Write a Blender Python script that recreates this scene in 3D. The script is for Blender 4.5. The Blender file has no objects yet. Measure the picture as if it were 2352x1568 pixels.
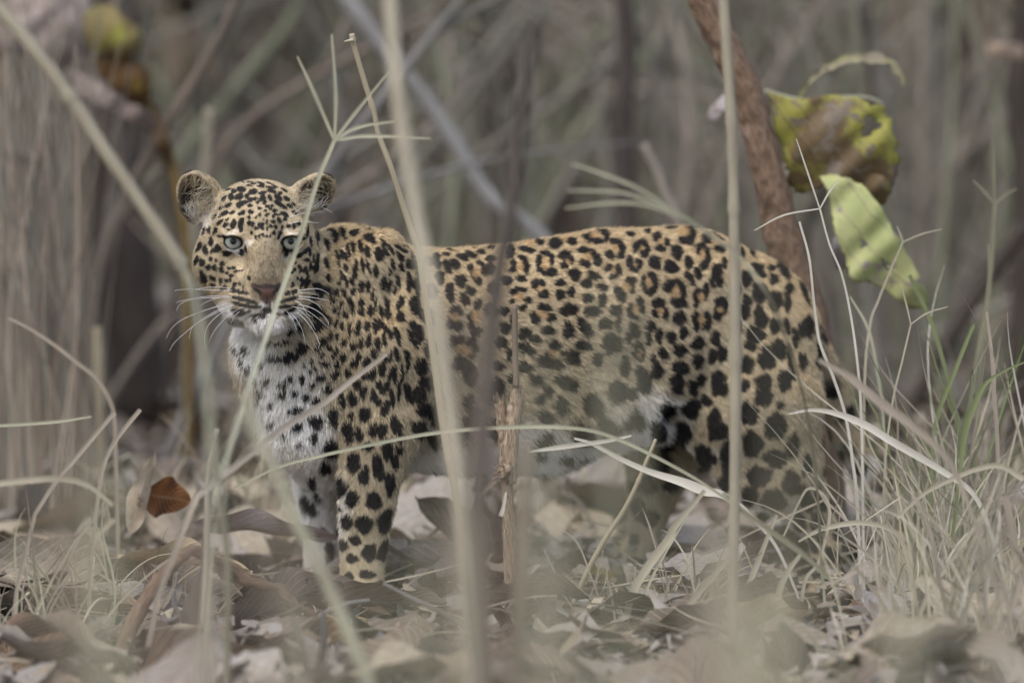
import bpy, math, random
import numpy as np
from mathutils import Vector
from mathutils.bvhtree import BVHTree

random.seed(7); rng = np.random.default_rng(7)
scene = bpy.context.scene
COL = scene.collection

# ------------------------------------------------------------------ camera, world, sun, exposure
FPX = 15696.0                      # focal length in traced pixels (the tracing frame is 2352 x 1568)
CAMD, CAMH, PITCH = 12.0, 1.8, math.radians(6.21)
cam_data = bpy.data.cameras.new('camera'); cam = bpy.data.objects.new('camera', cam_data); COL.objects.link(cam)
cam.location = (0, -CAMD, CAMH); cam.rotation_euler = (math.radians(90) - PITCH, 0, 0)
cam_data.sensor_width = 36; cam_data.lens = 36 * FPX / 2352
cam_data.clip_start = 0.1; cam_data.clip_end = 500
cam_data.dof.use_dof = True; cam_data.dof.focus_distance = 11.98; cam_data.dof.aperture_fstop = 1.5
scene.camera = cam
SUN_EL, SUN_AZ = math.radians(58), math.radians(-150)     # high, soft light from behind the camera's left
world = bpy.data.worlds.new('World'); scene.world = world; world.use_nodes = True
wn = world.node_tree.nodes; wl = world.node_tree.links
sky = wn.new('ShaderNodeTexSky'); sky.sky_type = 'NISHITA'; sky.sun_disc = False
sky.sun_elevation = SUN_EL; sky.sun_rotation = SUN_AZ; sky.air_density = 1.0; sky.dust_density = 2.6; sky.ozone_density = 0.8
wl.new(sky.outputs[0], wn['Background'].inputs[0]); wn['Background'].inputs[1].default_value = 0.115
sun_data = bpy.data.lights.new('sun', 'SUN'); sun = bpy.data.objects.new('sun', sun_data); COL.objects.link(sun)
sun_data.energy = 1.0; sun_data.angle = math.radians(55); sun_data.color = (1.0, 0.985, 0.95)
_sd = Vector((math.sin(SUN_AZ) * math.cos(SUN_EL), math.cos(SUN_AZ) * math.cos(SUN_EL), math.sin(SUN_EL)))
sun.rotation_euler = _sd.to_track_quat('Z', 'Y').to_euler()
scene.view_settings.view_transform = 'Standard'; scene.view_settings.look = 'None'
scene.view_settings.exposure = 1.12; scene.view_settings.gamma = 1.0; scene.view_settings.use_curve_mapping = False
scene.render.engine = 'CYCLES'
scene.cycles.use_denoising = True
scene.cycles.max_bounces = 6; scene.cycles.diffuse_bounces = 3; scene.cycles.transparent_max_bounces = 4
scene.cycles.caustics_reflective = False; scene.cycles.caustics_refractive = False
scene.cycles_curves.shape = 'RIBBONS'

# ------------------------------------------------------------------ helpers
CAM = np.array([0.0, -CAMD, CAMH])
AF = np.array([0, math.cos(PITCH), -math.sin(PITCH)]); AR = np.array([1.0, 0, 0]); AU = np.array([0, math.sin(PITCH), math.cos(PITCH)])
M = CAMD / FPX                     # metres per traced pixel at the leopard
def ray(px, py):
    return AF + AR * ((px - 1176) / FPX) + AU * ((784 - py) / FPX)
def P(px, py, Y=0.0):
    d = ray(px, py); return CAM + d * ((Y + CAMD) / d[1])
def proj(p):
    q = np.atleast_2d(p) - CAM; z = q @ AF
    return np.stack([1176 + FPX * (q @ AR) / z, 784 - FPX * (q @ AU) / z], 1)
def srgb(r, g, b):
    def f(c):
        c /= 255.0
        return c / 12.92 if c <= 0.04045 else ((c + 0.055) / 1.055) ** 2.4
    return (f(r), f(g), f(b), 1.0)
def smooth(a, b, x):
    t = np.clip((x - a) / (b - a), 0, 1); return t * t * (3 - 2 * t)
_h = np.random.default_rng(3).random(4096)
def vnoise(p, f):
    q = p * f; i = np.floor(q).astype(np.int64); t = q - i; t = t * t * (3 - 2 * t); out = 0
    for dx in (0, 1):
        for dy in (0, 1):
            for dz in (0, 1):
                hsh = ((i[:, 0] + dx) * 73856093 ^ (i[:, 1] + dy) * 19349663 ^ (i[:, 2] + dz) * 83492791) & 4095
                w = (t[:, 0] if dx else 1 - t[:, 0]) * (t[:, 1] if dy else 1 - t[:, 1]) * (t[:, 2] if dz else 1 - t[:, 2])
                out = out + w * _h[hsh]
    return out * 2 - 1
def link(o, parent=None, label=None, cat=None, group=None, kind=None):
    COL.objects.link(o)
    if parent: o.parent = parent
    if label: o['label'] = label
    if cat: o['category'] = cat
    if group: o['group'] = group
    if kind: o['kind'] = kind
    return o
def mesh_obj(name, V, F, mat, parent=None, smooth_=True, uv=None, cols=None, **kw):
    me = bpy.data.meshes.new(name)
    V = np.asarray(V, dtype=np.float32)
    if isinstance(F, np.ndarray):
        n = F.shape[1]
        me.vertices.add(len(V)); me.vertices.foreach_set('co', V.ravel())
        me.loops.add(F.size); me.loops.foreach_set('vertex_index', F.ravel().astype(np.int32))
        me.polygons.add(len(F)); me.polygons.foreach_set('loop_start', np.arange(0, F.size, n, dtype=np.int32))
        me.update(calc_edges=True)
    else:
        me.from_pydata(V.tolist(), [], F); me.update()
    me.polygons.foreach_set('use_smooth', np.full(len(me.polygons), smooth_, dtype=bool))
    if uv is not None:
        l = me.uv_layers.new(name='UVMap'); idx = np.zeros(len(me.loops), dtype=np.int32); me.loops.foreach_get('vertex_index', idx)
        l.data.foreach_set('uv', np.asarray(uv, dtype=np.float32)[idx].ravel())
    if cols is not None:
        a = me.color_attributes.new('tint', 'FLOAT_COLOR', 'POINT'); a.data.foreach_set('color', np.asarray(cols, dtype=np.float32).ravel())
    for m in (mat if isinstance(mat, (list, tuple)) else [mat]): me.materials.append(m)
    return link(bpy.data.objects.new(name, me), parent, **kw)
class NT:
    def __init__(s, name, rough=0.7, spec=0.2):
        s.m = bpy.data.materials.new(name); s.m.use_nodes = True; s.n = s.m.node_tree.nodes; s.l = s.m.node_tree.links
        s.b = s.n['Principled BSDF']; s.b.inputs['Roughness'].default_value = rough; s.b.inputs['Specular IOR Level'].default_value = spec
    def new(s, t, **kw):
        x = s.n.new('ShaderNode' + t)
        for k, v in kw.items():
            if k in x.inputs: x.inputs[k].default_value = v
            else: setattr(x, k, v)
        return x
    def mix(s, fac, a, b, mode='MIX'):
        x = s.n.new('ShaderNodeMix'); x.data_type = 'RGBA'; x.blend_type = mode
        for sock, v in ((x.inputs[0], fac), (x.inputs[6], a), (x.inputs[7], b)):
            if hasattr(v, 'is_linked'): s.l.new(v, sock)
            else: sock.default_value = v
        return x.outputs[2]
    def ramp(s, fac, stops):
        x = s.n.new('ShaderNodeValToRGB'); s.l.new(fac, x.inputs[0]); e = x.color_ramp.elements
        while len(e) < len(stops): e.new(0.5)
        for el, (p, c) in zip(e, stops): el.position = p; el.color = c if len(c) == 4 else (*c, 1)
        return x.outputs[0]
    def base(s, c): s.l.new(c, s.b.inputs['Base Color']); return s
    def bump(s, h, strength=0.4, dist=0.005):
        x = s.new('Bump', Strength=strength, Distance=dist); s.l.new(h, x.inputs['Height']); s.l.new(x.outputs[0], s.b.inputs['Normal']); return s
# ------------------------------------------------------------------ leopard: one continuous body from a signed distance field
HV = 0.0032
BMIN = P(385, 360, -0.22); BMIN[2] = P(385, 1475, 0.0)[2] - 0.03; BMIN[0] -= 0.02
BMAX = P(2085, 360, 0.62); BMAX[2] = P(385, 370, 0.0)[2] + 0.03; BMAX[0] += 0.02
GN = np.ceil((BMAX - BMIN) / HV).astype(int)
GX = [BMIN[i] + HV * np.arange(GN[i]) for i in range(3)]
FLD = np.full(GN, 0.3, dtype=np.float32)
def block(lo, hi):
    a = np.maximum(np.floor((lo - BMIN) / HV).astype(int), 0); b = np.minimum(np.ceil((hi - BMIN) / HV).astype(int) + 1, GN)
    sl = tuple(slice(x, y) for x, y in zip(a, b))
    X = GX[0][sl[0]][:, None, None]; Y = GX[1][sl[1]][None, :, None]; Z = GX[2][sl[2]][None, None, :]
    return sl, X, Y, Z
def smin(a, b, k):
    h = np.maximum(k - np.abs(a - b), 0) / k; return np.minimum(a, b) - h * h * k * 0.25
def cap(a, b, k=26, ys=1.0, cut=False):
    """tapered capsule between (px, py, Y, r px) points, squashed across the body by ys"""
    p, q = P(*a[:3]), P(*b[:3]); r1, r2 = a[3] * M, b[3] * M; k *= M; R = max(r1, r2) + k + 0.02
    sl, X, Y, Z = block(np.minimum(p, q) - R, np.maximum(p, q) + R)
    d = q - p; L2 = d @ d + 1e-9
    t = np.clip(((X - p[0]) * d[0] + (Y - p[1]) * d[1] + (Z - p[2]) * d[2]) / L2, 0, 1)
    dist = np.sqrt((X - p[0] - t * d[0]) ** 2 + ((Y - p[1] - t * d[1]) / ys) ** 2 + (Z - p[2] - t * d[2]) ** 2) - (r1 + (r2 - r1) * t)
    FLD[sl] = smin(FLD[sl], dist, k).astype(np.float32)
def chain(pts, k=26, ys=1.0):
    """one limb: a run of tapered capsules joined without bulges at the joints, then blended into the body"""
    q = [P(*p[:3]) for p in pts]; r = [p[3] * M for p in pts]; k *= M; R = max(r) + k + 0.02
    lo = np.min(q, 0) - R; hi = np.max(q, 0) + R; sl, X, Y, Z = block(lo, hi); D = None
    for a, b, ra, rb in zip(q[:-1], q[1:], r[:-1], r[1:]):
        d = b - a; t = np.clip(((X - a[0]) * d[0] + (Y - a[1]) * d[1] + (Z - a[2]) * d[2]) / (d @ d + 1e-9), 0, 1)
        x = np.sqrt((X - a[0] - t * d[0]) ** 2 + ((Y - a[1] - t * d[1]) / ys) ** 2 + (Z - a[2] - t * d[2]) ** 2) - (ra + (rb - ra) * t)
        D = x if D is None else smin(D, x, 0.004)
    FLD[sl] = smin(FLD[sl], D, k).astype(np.float32)
def ell_d(c, ax, X, Y, Z, rot=0.0):
    """ellipsoid distance: ax = radii (across, up, depth) in px, rot turns it in the picture plane"""
    cr, sr = math.cos(rot), math.sin(rot); x = (X - c[0]); z = (Z - c[2]); y = Y - c[1]
    u = (x * cr + z * sr) / (ax[0] * M); v = (-x * sr + z * cr) / (ax[1] * M); w = y / (ax[2] * M)
    k0 = np.sqrt(u * u + v * v + w * w) + 1e-9
    k1 = np.sqrt((u / (ax[0] * M)) ** 2 + (v / (ax[1] * M)) ** 2 + (w / (ax[2] * M)) ** 2) + 1e-9
    return k0 * (k0 - 1) / k1
def ell(px, py, Y, rx, ry, rf, k=14, rot=0.0, cut=False):
    c = P(px, py, Y); k *= M; R = max(rx, ry, rf) * M + k + 0.012
    sl, X, Yg, Z = block(c - R, c + R); d = ell_d(c, (rx, ry, rf), X, Yg, Z, math.radians(rot))
    if cut: FLD[sl] = -smin(-FLD[sl], d, k)
    else: FLD[sl] = smin(FLD[sl], d, k)
HY = -0.03                                                    # depth of the head's own plane
def h(px, py, f): return (px, py, HY - f * M)
# trunk
chain([(870, 805, .15, 236), (1000, 815, .17, 246), (1200, 808, .20, 255), (1400, 778, .25, 258), (1560, 758, .30, 244), (1672, 782, .34, 220)], ys=.60)
chain([(880, 970, .16, 100), (1060, 990, .19, 92), (1260, 990, .22, 86)], k=60, ys=.9)          # belly line
# neck, withers, chest
chain([(680, 640, .09, 122), (800, 696, .13, 182), (900, 780, .14, 225)], ys=.8, k=40)
chain([(668, 700, .10, 122), (690, 810, .10, 158), (725, 960, .12, 134), (745, 1030, .14, 92)], ys=.9, k=40)
# near shoulder and foreleg
chain([(872, 640, .07, 92), (900, 790, .05, 132), (880, 960, .045, 96), (849, 1095, .035, 70), (835, 1250, .035, 54), (829, 1375, .03, 48)], ys=.68, k=34)
for i, (dx, dy) in enumerate(((-58, 6), (-30, 14), (2, 16), (30, 12))):
    cap((826 + dx * .4, 1392, .01 - .004 * i, 30), (822 + dx, 1412 + dy * .4, -.035, 20), k=10)
cap((828, 1374, .03, 48), (822, 1408, .0, 34), k=20)
# far foreleg
chain([(745, 970, .22, 96), (735, 1120, .25, 54), (741, 1250, .25, 42), (732, 1350, .24, 38)], ys=.8, k=36)
for dx in (-44, -20, 6, 26): cap((728 + dx * .4, 1355, .22, 26), (722 + dx, 1372, .18, 18), k=10)
# near hind leg
chain([(1690, 800, .29, 190), (1735, 930, .25, 158), (1775, 1060, .26, 116), (1850, 1165, .30, 60), (1893, 1225, .32, 40), (1896, 1300, .31, 34), (1886, 1385, .29, 34)], ys=.6, k=36)
chain([(1600, 860, .30, 120), (1640, 940, .28, 105), (1715, 1060, .26, 80)], ys=.55, k=40)
for dx in (-50, -24, 2, 22): cap((1880 + dx * .4, 1395, .27, 26), (1868 + dx, 1408, .22, 19), k=10)
# far hind leg, set forward
chain([(1600, 880, .42, 140), (1525, 1020, .42, 92), (1500, 1130, .42, 56), (1476, 1235, .43, 38), (1440, 1290, .42, 33), (1428, 1385, .41, 32)], ys=.75, k=36)
for dx in (-48, -24, 2, 22): cap((1425 + dx * .4, 1392, .40, 26), (1412 + dx, 1408, .35, 19), k=10)
# tail
chain([(1790, 700, .35, 62), (1872, 810, .40, 38), (1915, 900, .43, 31), (1938, 1000, .44, 29), (1985, 1080, .45, 29), (2040, 1110, .46, 27)], k=24)
# head
ell(*h(592, 558, -62), 130, 132, 128)
ell(*h(596, 480, -52), 96, 66, 100, k=26)
ell(*h(501, 602, -26), 58, 70, 62, k=26)
ell(*h(686, 604, -38), 46, 76, 62, k=26)
ell(*h(598, 668, -8), 106, 82, 84, k=30)
ell(*h(640, 690, -70), 90, 90, 80, k=30)
cap((602, 520, HY - 46 * M, 48), (612, 636, HY - 104 * M, 37), k=26)
ell(*h(606, 640, 55), 70, 52, 60, k=26)
ell(*h(610, 690, 62), 84, 40, 46, k=24)
ell(*h(576, 693, 80), 42, 31, 34, k=20)
ell(*h(651, 691, 76), 39, 31, 34, k=20)
ell(*h(612, 732, 62), 46, 26, 40, k=12)
ell(*h(546, 521, 32), 46, 20, 26, k=30)
ell(*h(662, 521, 27), 40, 20, 26, k=30)
ell(*h(613, 662, 112), 34, 20, 26, k=10)
# eye sockets with lid rims
for ex, ey, ef, sx in ((536, 556, 60, 1), (669, 556, 53, -1)):
    ell(*h(ex, ey, ef - 16), 33, 26, 24, k=16)
    ell(*h(ex, ey - 18, ef - 1), 32, 8, 22, k=10, rot=-6 * sx)
    ell(*h(ex, ey + 2, ef + 20), 20.5, 12, 44, k=4, rot=-12 * sx, cut=True)
# nostrils, mouth cut
ell(*h(592, 673, 132), 11, 6, 14, k=5, rot=-30, cut=True); ell(*h(636, 673, 132), 10, 6, 14, k=5, rot=30, cut=True)
ell(*h(613, 706, 118), 4, 16, 22, k=6, cut=True)
ell(*h(585, 721, 112), 34, 4.5, 22, k=6, rot=14, cut=True); ell(*h(642, 720, 108), 32, 4.5, 22, k=6, rot=-14, cut=True)
# ears: cupped shells
def ear(px, py, f, ra, rb, rd, rot, sx, sy, sf):
    c = P(*h(px, py, f)); R = 85 * M; sl, X, Y, Z = block(c - R, c + R); r = math.radians(rot)
    o = ell_d(c, (ra, rb, rd), X, Y, Z, r)
    c2 = P(*h(px + sx, py + sy, f + sf)); i = ell_d(c2, (ra - 6, rb - 6, rd - 2), X, Y, Z, r)
    FLD[sl] = smin(FLD[sl], -smin(-o, i, 4 * M), 13 * M)
ear(452, 452, -58, 46, 62, 44, 14, -5, 4, 26)
ear(716, 446, -66, 61, 40, 44, 40, 9, 3, 24)

ell(*h(486, 450, -70), 26, 44, 34, k=16, rot=24)
ell(*h(684, 458, -72), 24, 40, 34, k=16, rot=-24)

# muscle and folds: shallow dents and swellings set on the finished surface
def surf_y(px, py):
    for Y in np.arange(-.25, .55, HV * .8):
        p = np.round((P(px, py, Y) - BMIN) / HV).astype(int)
        if (p >= 0).all() and (p < GN).all() and FLD[tuple(p)] < 0: return Y
    return None
def dent(px, py, rx, ry, dep, rot=0, k=44):
    y = surf_y(px, py)
    if y is not None: ell(px, py, y - (46 - dep) * M, rx, ry, 46, k=k, rot=rot, cut=True)
def swell(px, py, rx, ry, hgt, rot=0, k=50):
    y = surf_y(px, py)
    if y is not None: ell(px, py, y + (40 - hgt) * M, rx, ry, 40, k=k, rot=rot)
dent(948, 760, 20, 170, 8, 4); dent(938, 960, 20, 90, 10, -3); dent(1478, 860, 60, 150, 13, -12); dent(1552, 985, 26, 80, 13, 24); dent(845, 665, 16, 90, 9, 14); dent(905, 655, 13, 70, 9, -8)
dent(560, 592, 11, 34, 5, 0, 22); dent(657, 592, 11, 34, 5, 0, 22); dent(575, 545, 8, 22, 3, 10, 18); dent(640, 545, 8, 22, 3, -10, 18)
for x in (1065, 1135, 1205, 1275): dent(x, 800, 12, 150, 5.5, -10, 24)
swell(1640, 650, 62, 54, 9); swell(880, 590, 36, 60, 8, -14); swell(902, 985, 34, 42, 6); swell(1330, 930, 120, 70, 7); swell(760, 930, 40, 80, 6, 14)
def surface_nets(F, org, hv):
    s = F < 0; n0, n1, n2 = F.shape
    cnt = np.zeros((n0 - 1, n1 - 1, n2 - 1), dtype=np.int8)
    offs = [(i, j, k) for i in (0, 1) for j in (0, 1) for k in (0, 1)]
    for i, j, k in offs: cnt += s[i:n0 - 1 + i, j:n1 - 1 + j, k:n2 - 1 + k]
    act = np.argwhere((cnt > 0) & (cnt < 8)); del cnt
    vals = np.stack([F[act[:, 0] + i, act[:, 1] + j, act[:, 2] + k] for i, j, k in offs], 1)
    acc = np.zeros((len(act), 3)); num = np.zeros(len(act))
    for a in range(8):
        for b in range(a + 1, 8):
            oa, ob = np.array(offs[a]), np.array(offs[b])
            if np.abs(oa - ob).sum() != 1: continue
            fa, fb = vals[:, a], vals[:, b]; m = (fa < 0) != (fb < 0)
            t = np.where(m, fa / np.where(m, fa - fb, 1), 0)
            acc += m[:, None] * (oa + t[:, None] * (ob - oa)); num += m
    V = org + hv * (act + acc / num[:, None])
    idx = np.full((n0 - 1, n1 - 1, n2 - 1), -1, dtype=np.int32); idx[act[:, 0], act[:, 1], act[:, 2]] = np.arange(len(act))
    quads = []
    for ax in range(3):
        sa = [slice(None)] * 3; sb = [slice(None)] * 3; sa[ax] = slice(0, -1); sb[ax] = slice(1, None)
        e = np.argwhere(s[tuple(sa)] != s[tuple(sb)])
        o1, o2 = [(1, 2), (2, 0), (0, 1)][ax]
        ok = (e[:, o1] > 0) & (e[:, o2] > 0) & (e[:, o1] < F.shape[o1] - 1) & (e[:, o2] < F.shape[o2] - 1); e = e[ok]
        def cell(d1, d2):
            c = e.copy(); c[:, o1] -= d1; c[:, o2] -= d2; return idx[c[:, 0], c[:, 1], c[:, 2]]
        q = np.stack([cell(1, 1), cell(0, 1), cell(0, 0), cell(1, 0)], 1)
        ins = s[e[:, 0], e[:, 1], e[:, 2]]
        q[~ins] = q[~ins][:, ::-1]; quads.append(q)
    return V, np.concatenate(quads)
LV, LF = surface_nets(FLD, BMIN, HV)
# keep the one connected skin, drop stray crumbs
def vert_normals(V, F):
    n = np.zeros_like(V); a = V[F[:, 2]] - V[F[:, 0]]; b = V[F[:, 3]] - V[F[:, 1]]; fn = np.cross(a, b)
    for k in range(4): np.add.at(n, F[:, k], fn)
    return n / (np.linalg.norm(n, axis=1)[:, None] + 1e-12)
LN = vert_normals(LV, LF)
LBVH = BVHTree.FromPolygons([tuple(v) for v in LV], [tuple(f) for f in LF.tolist()])
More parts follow.
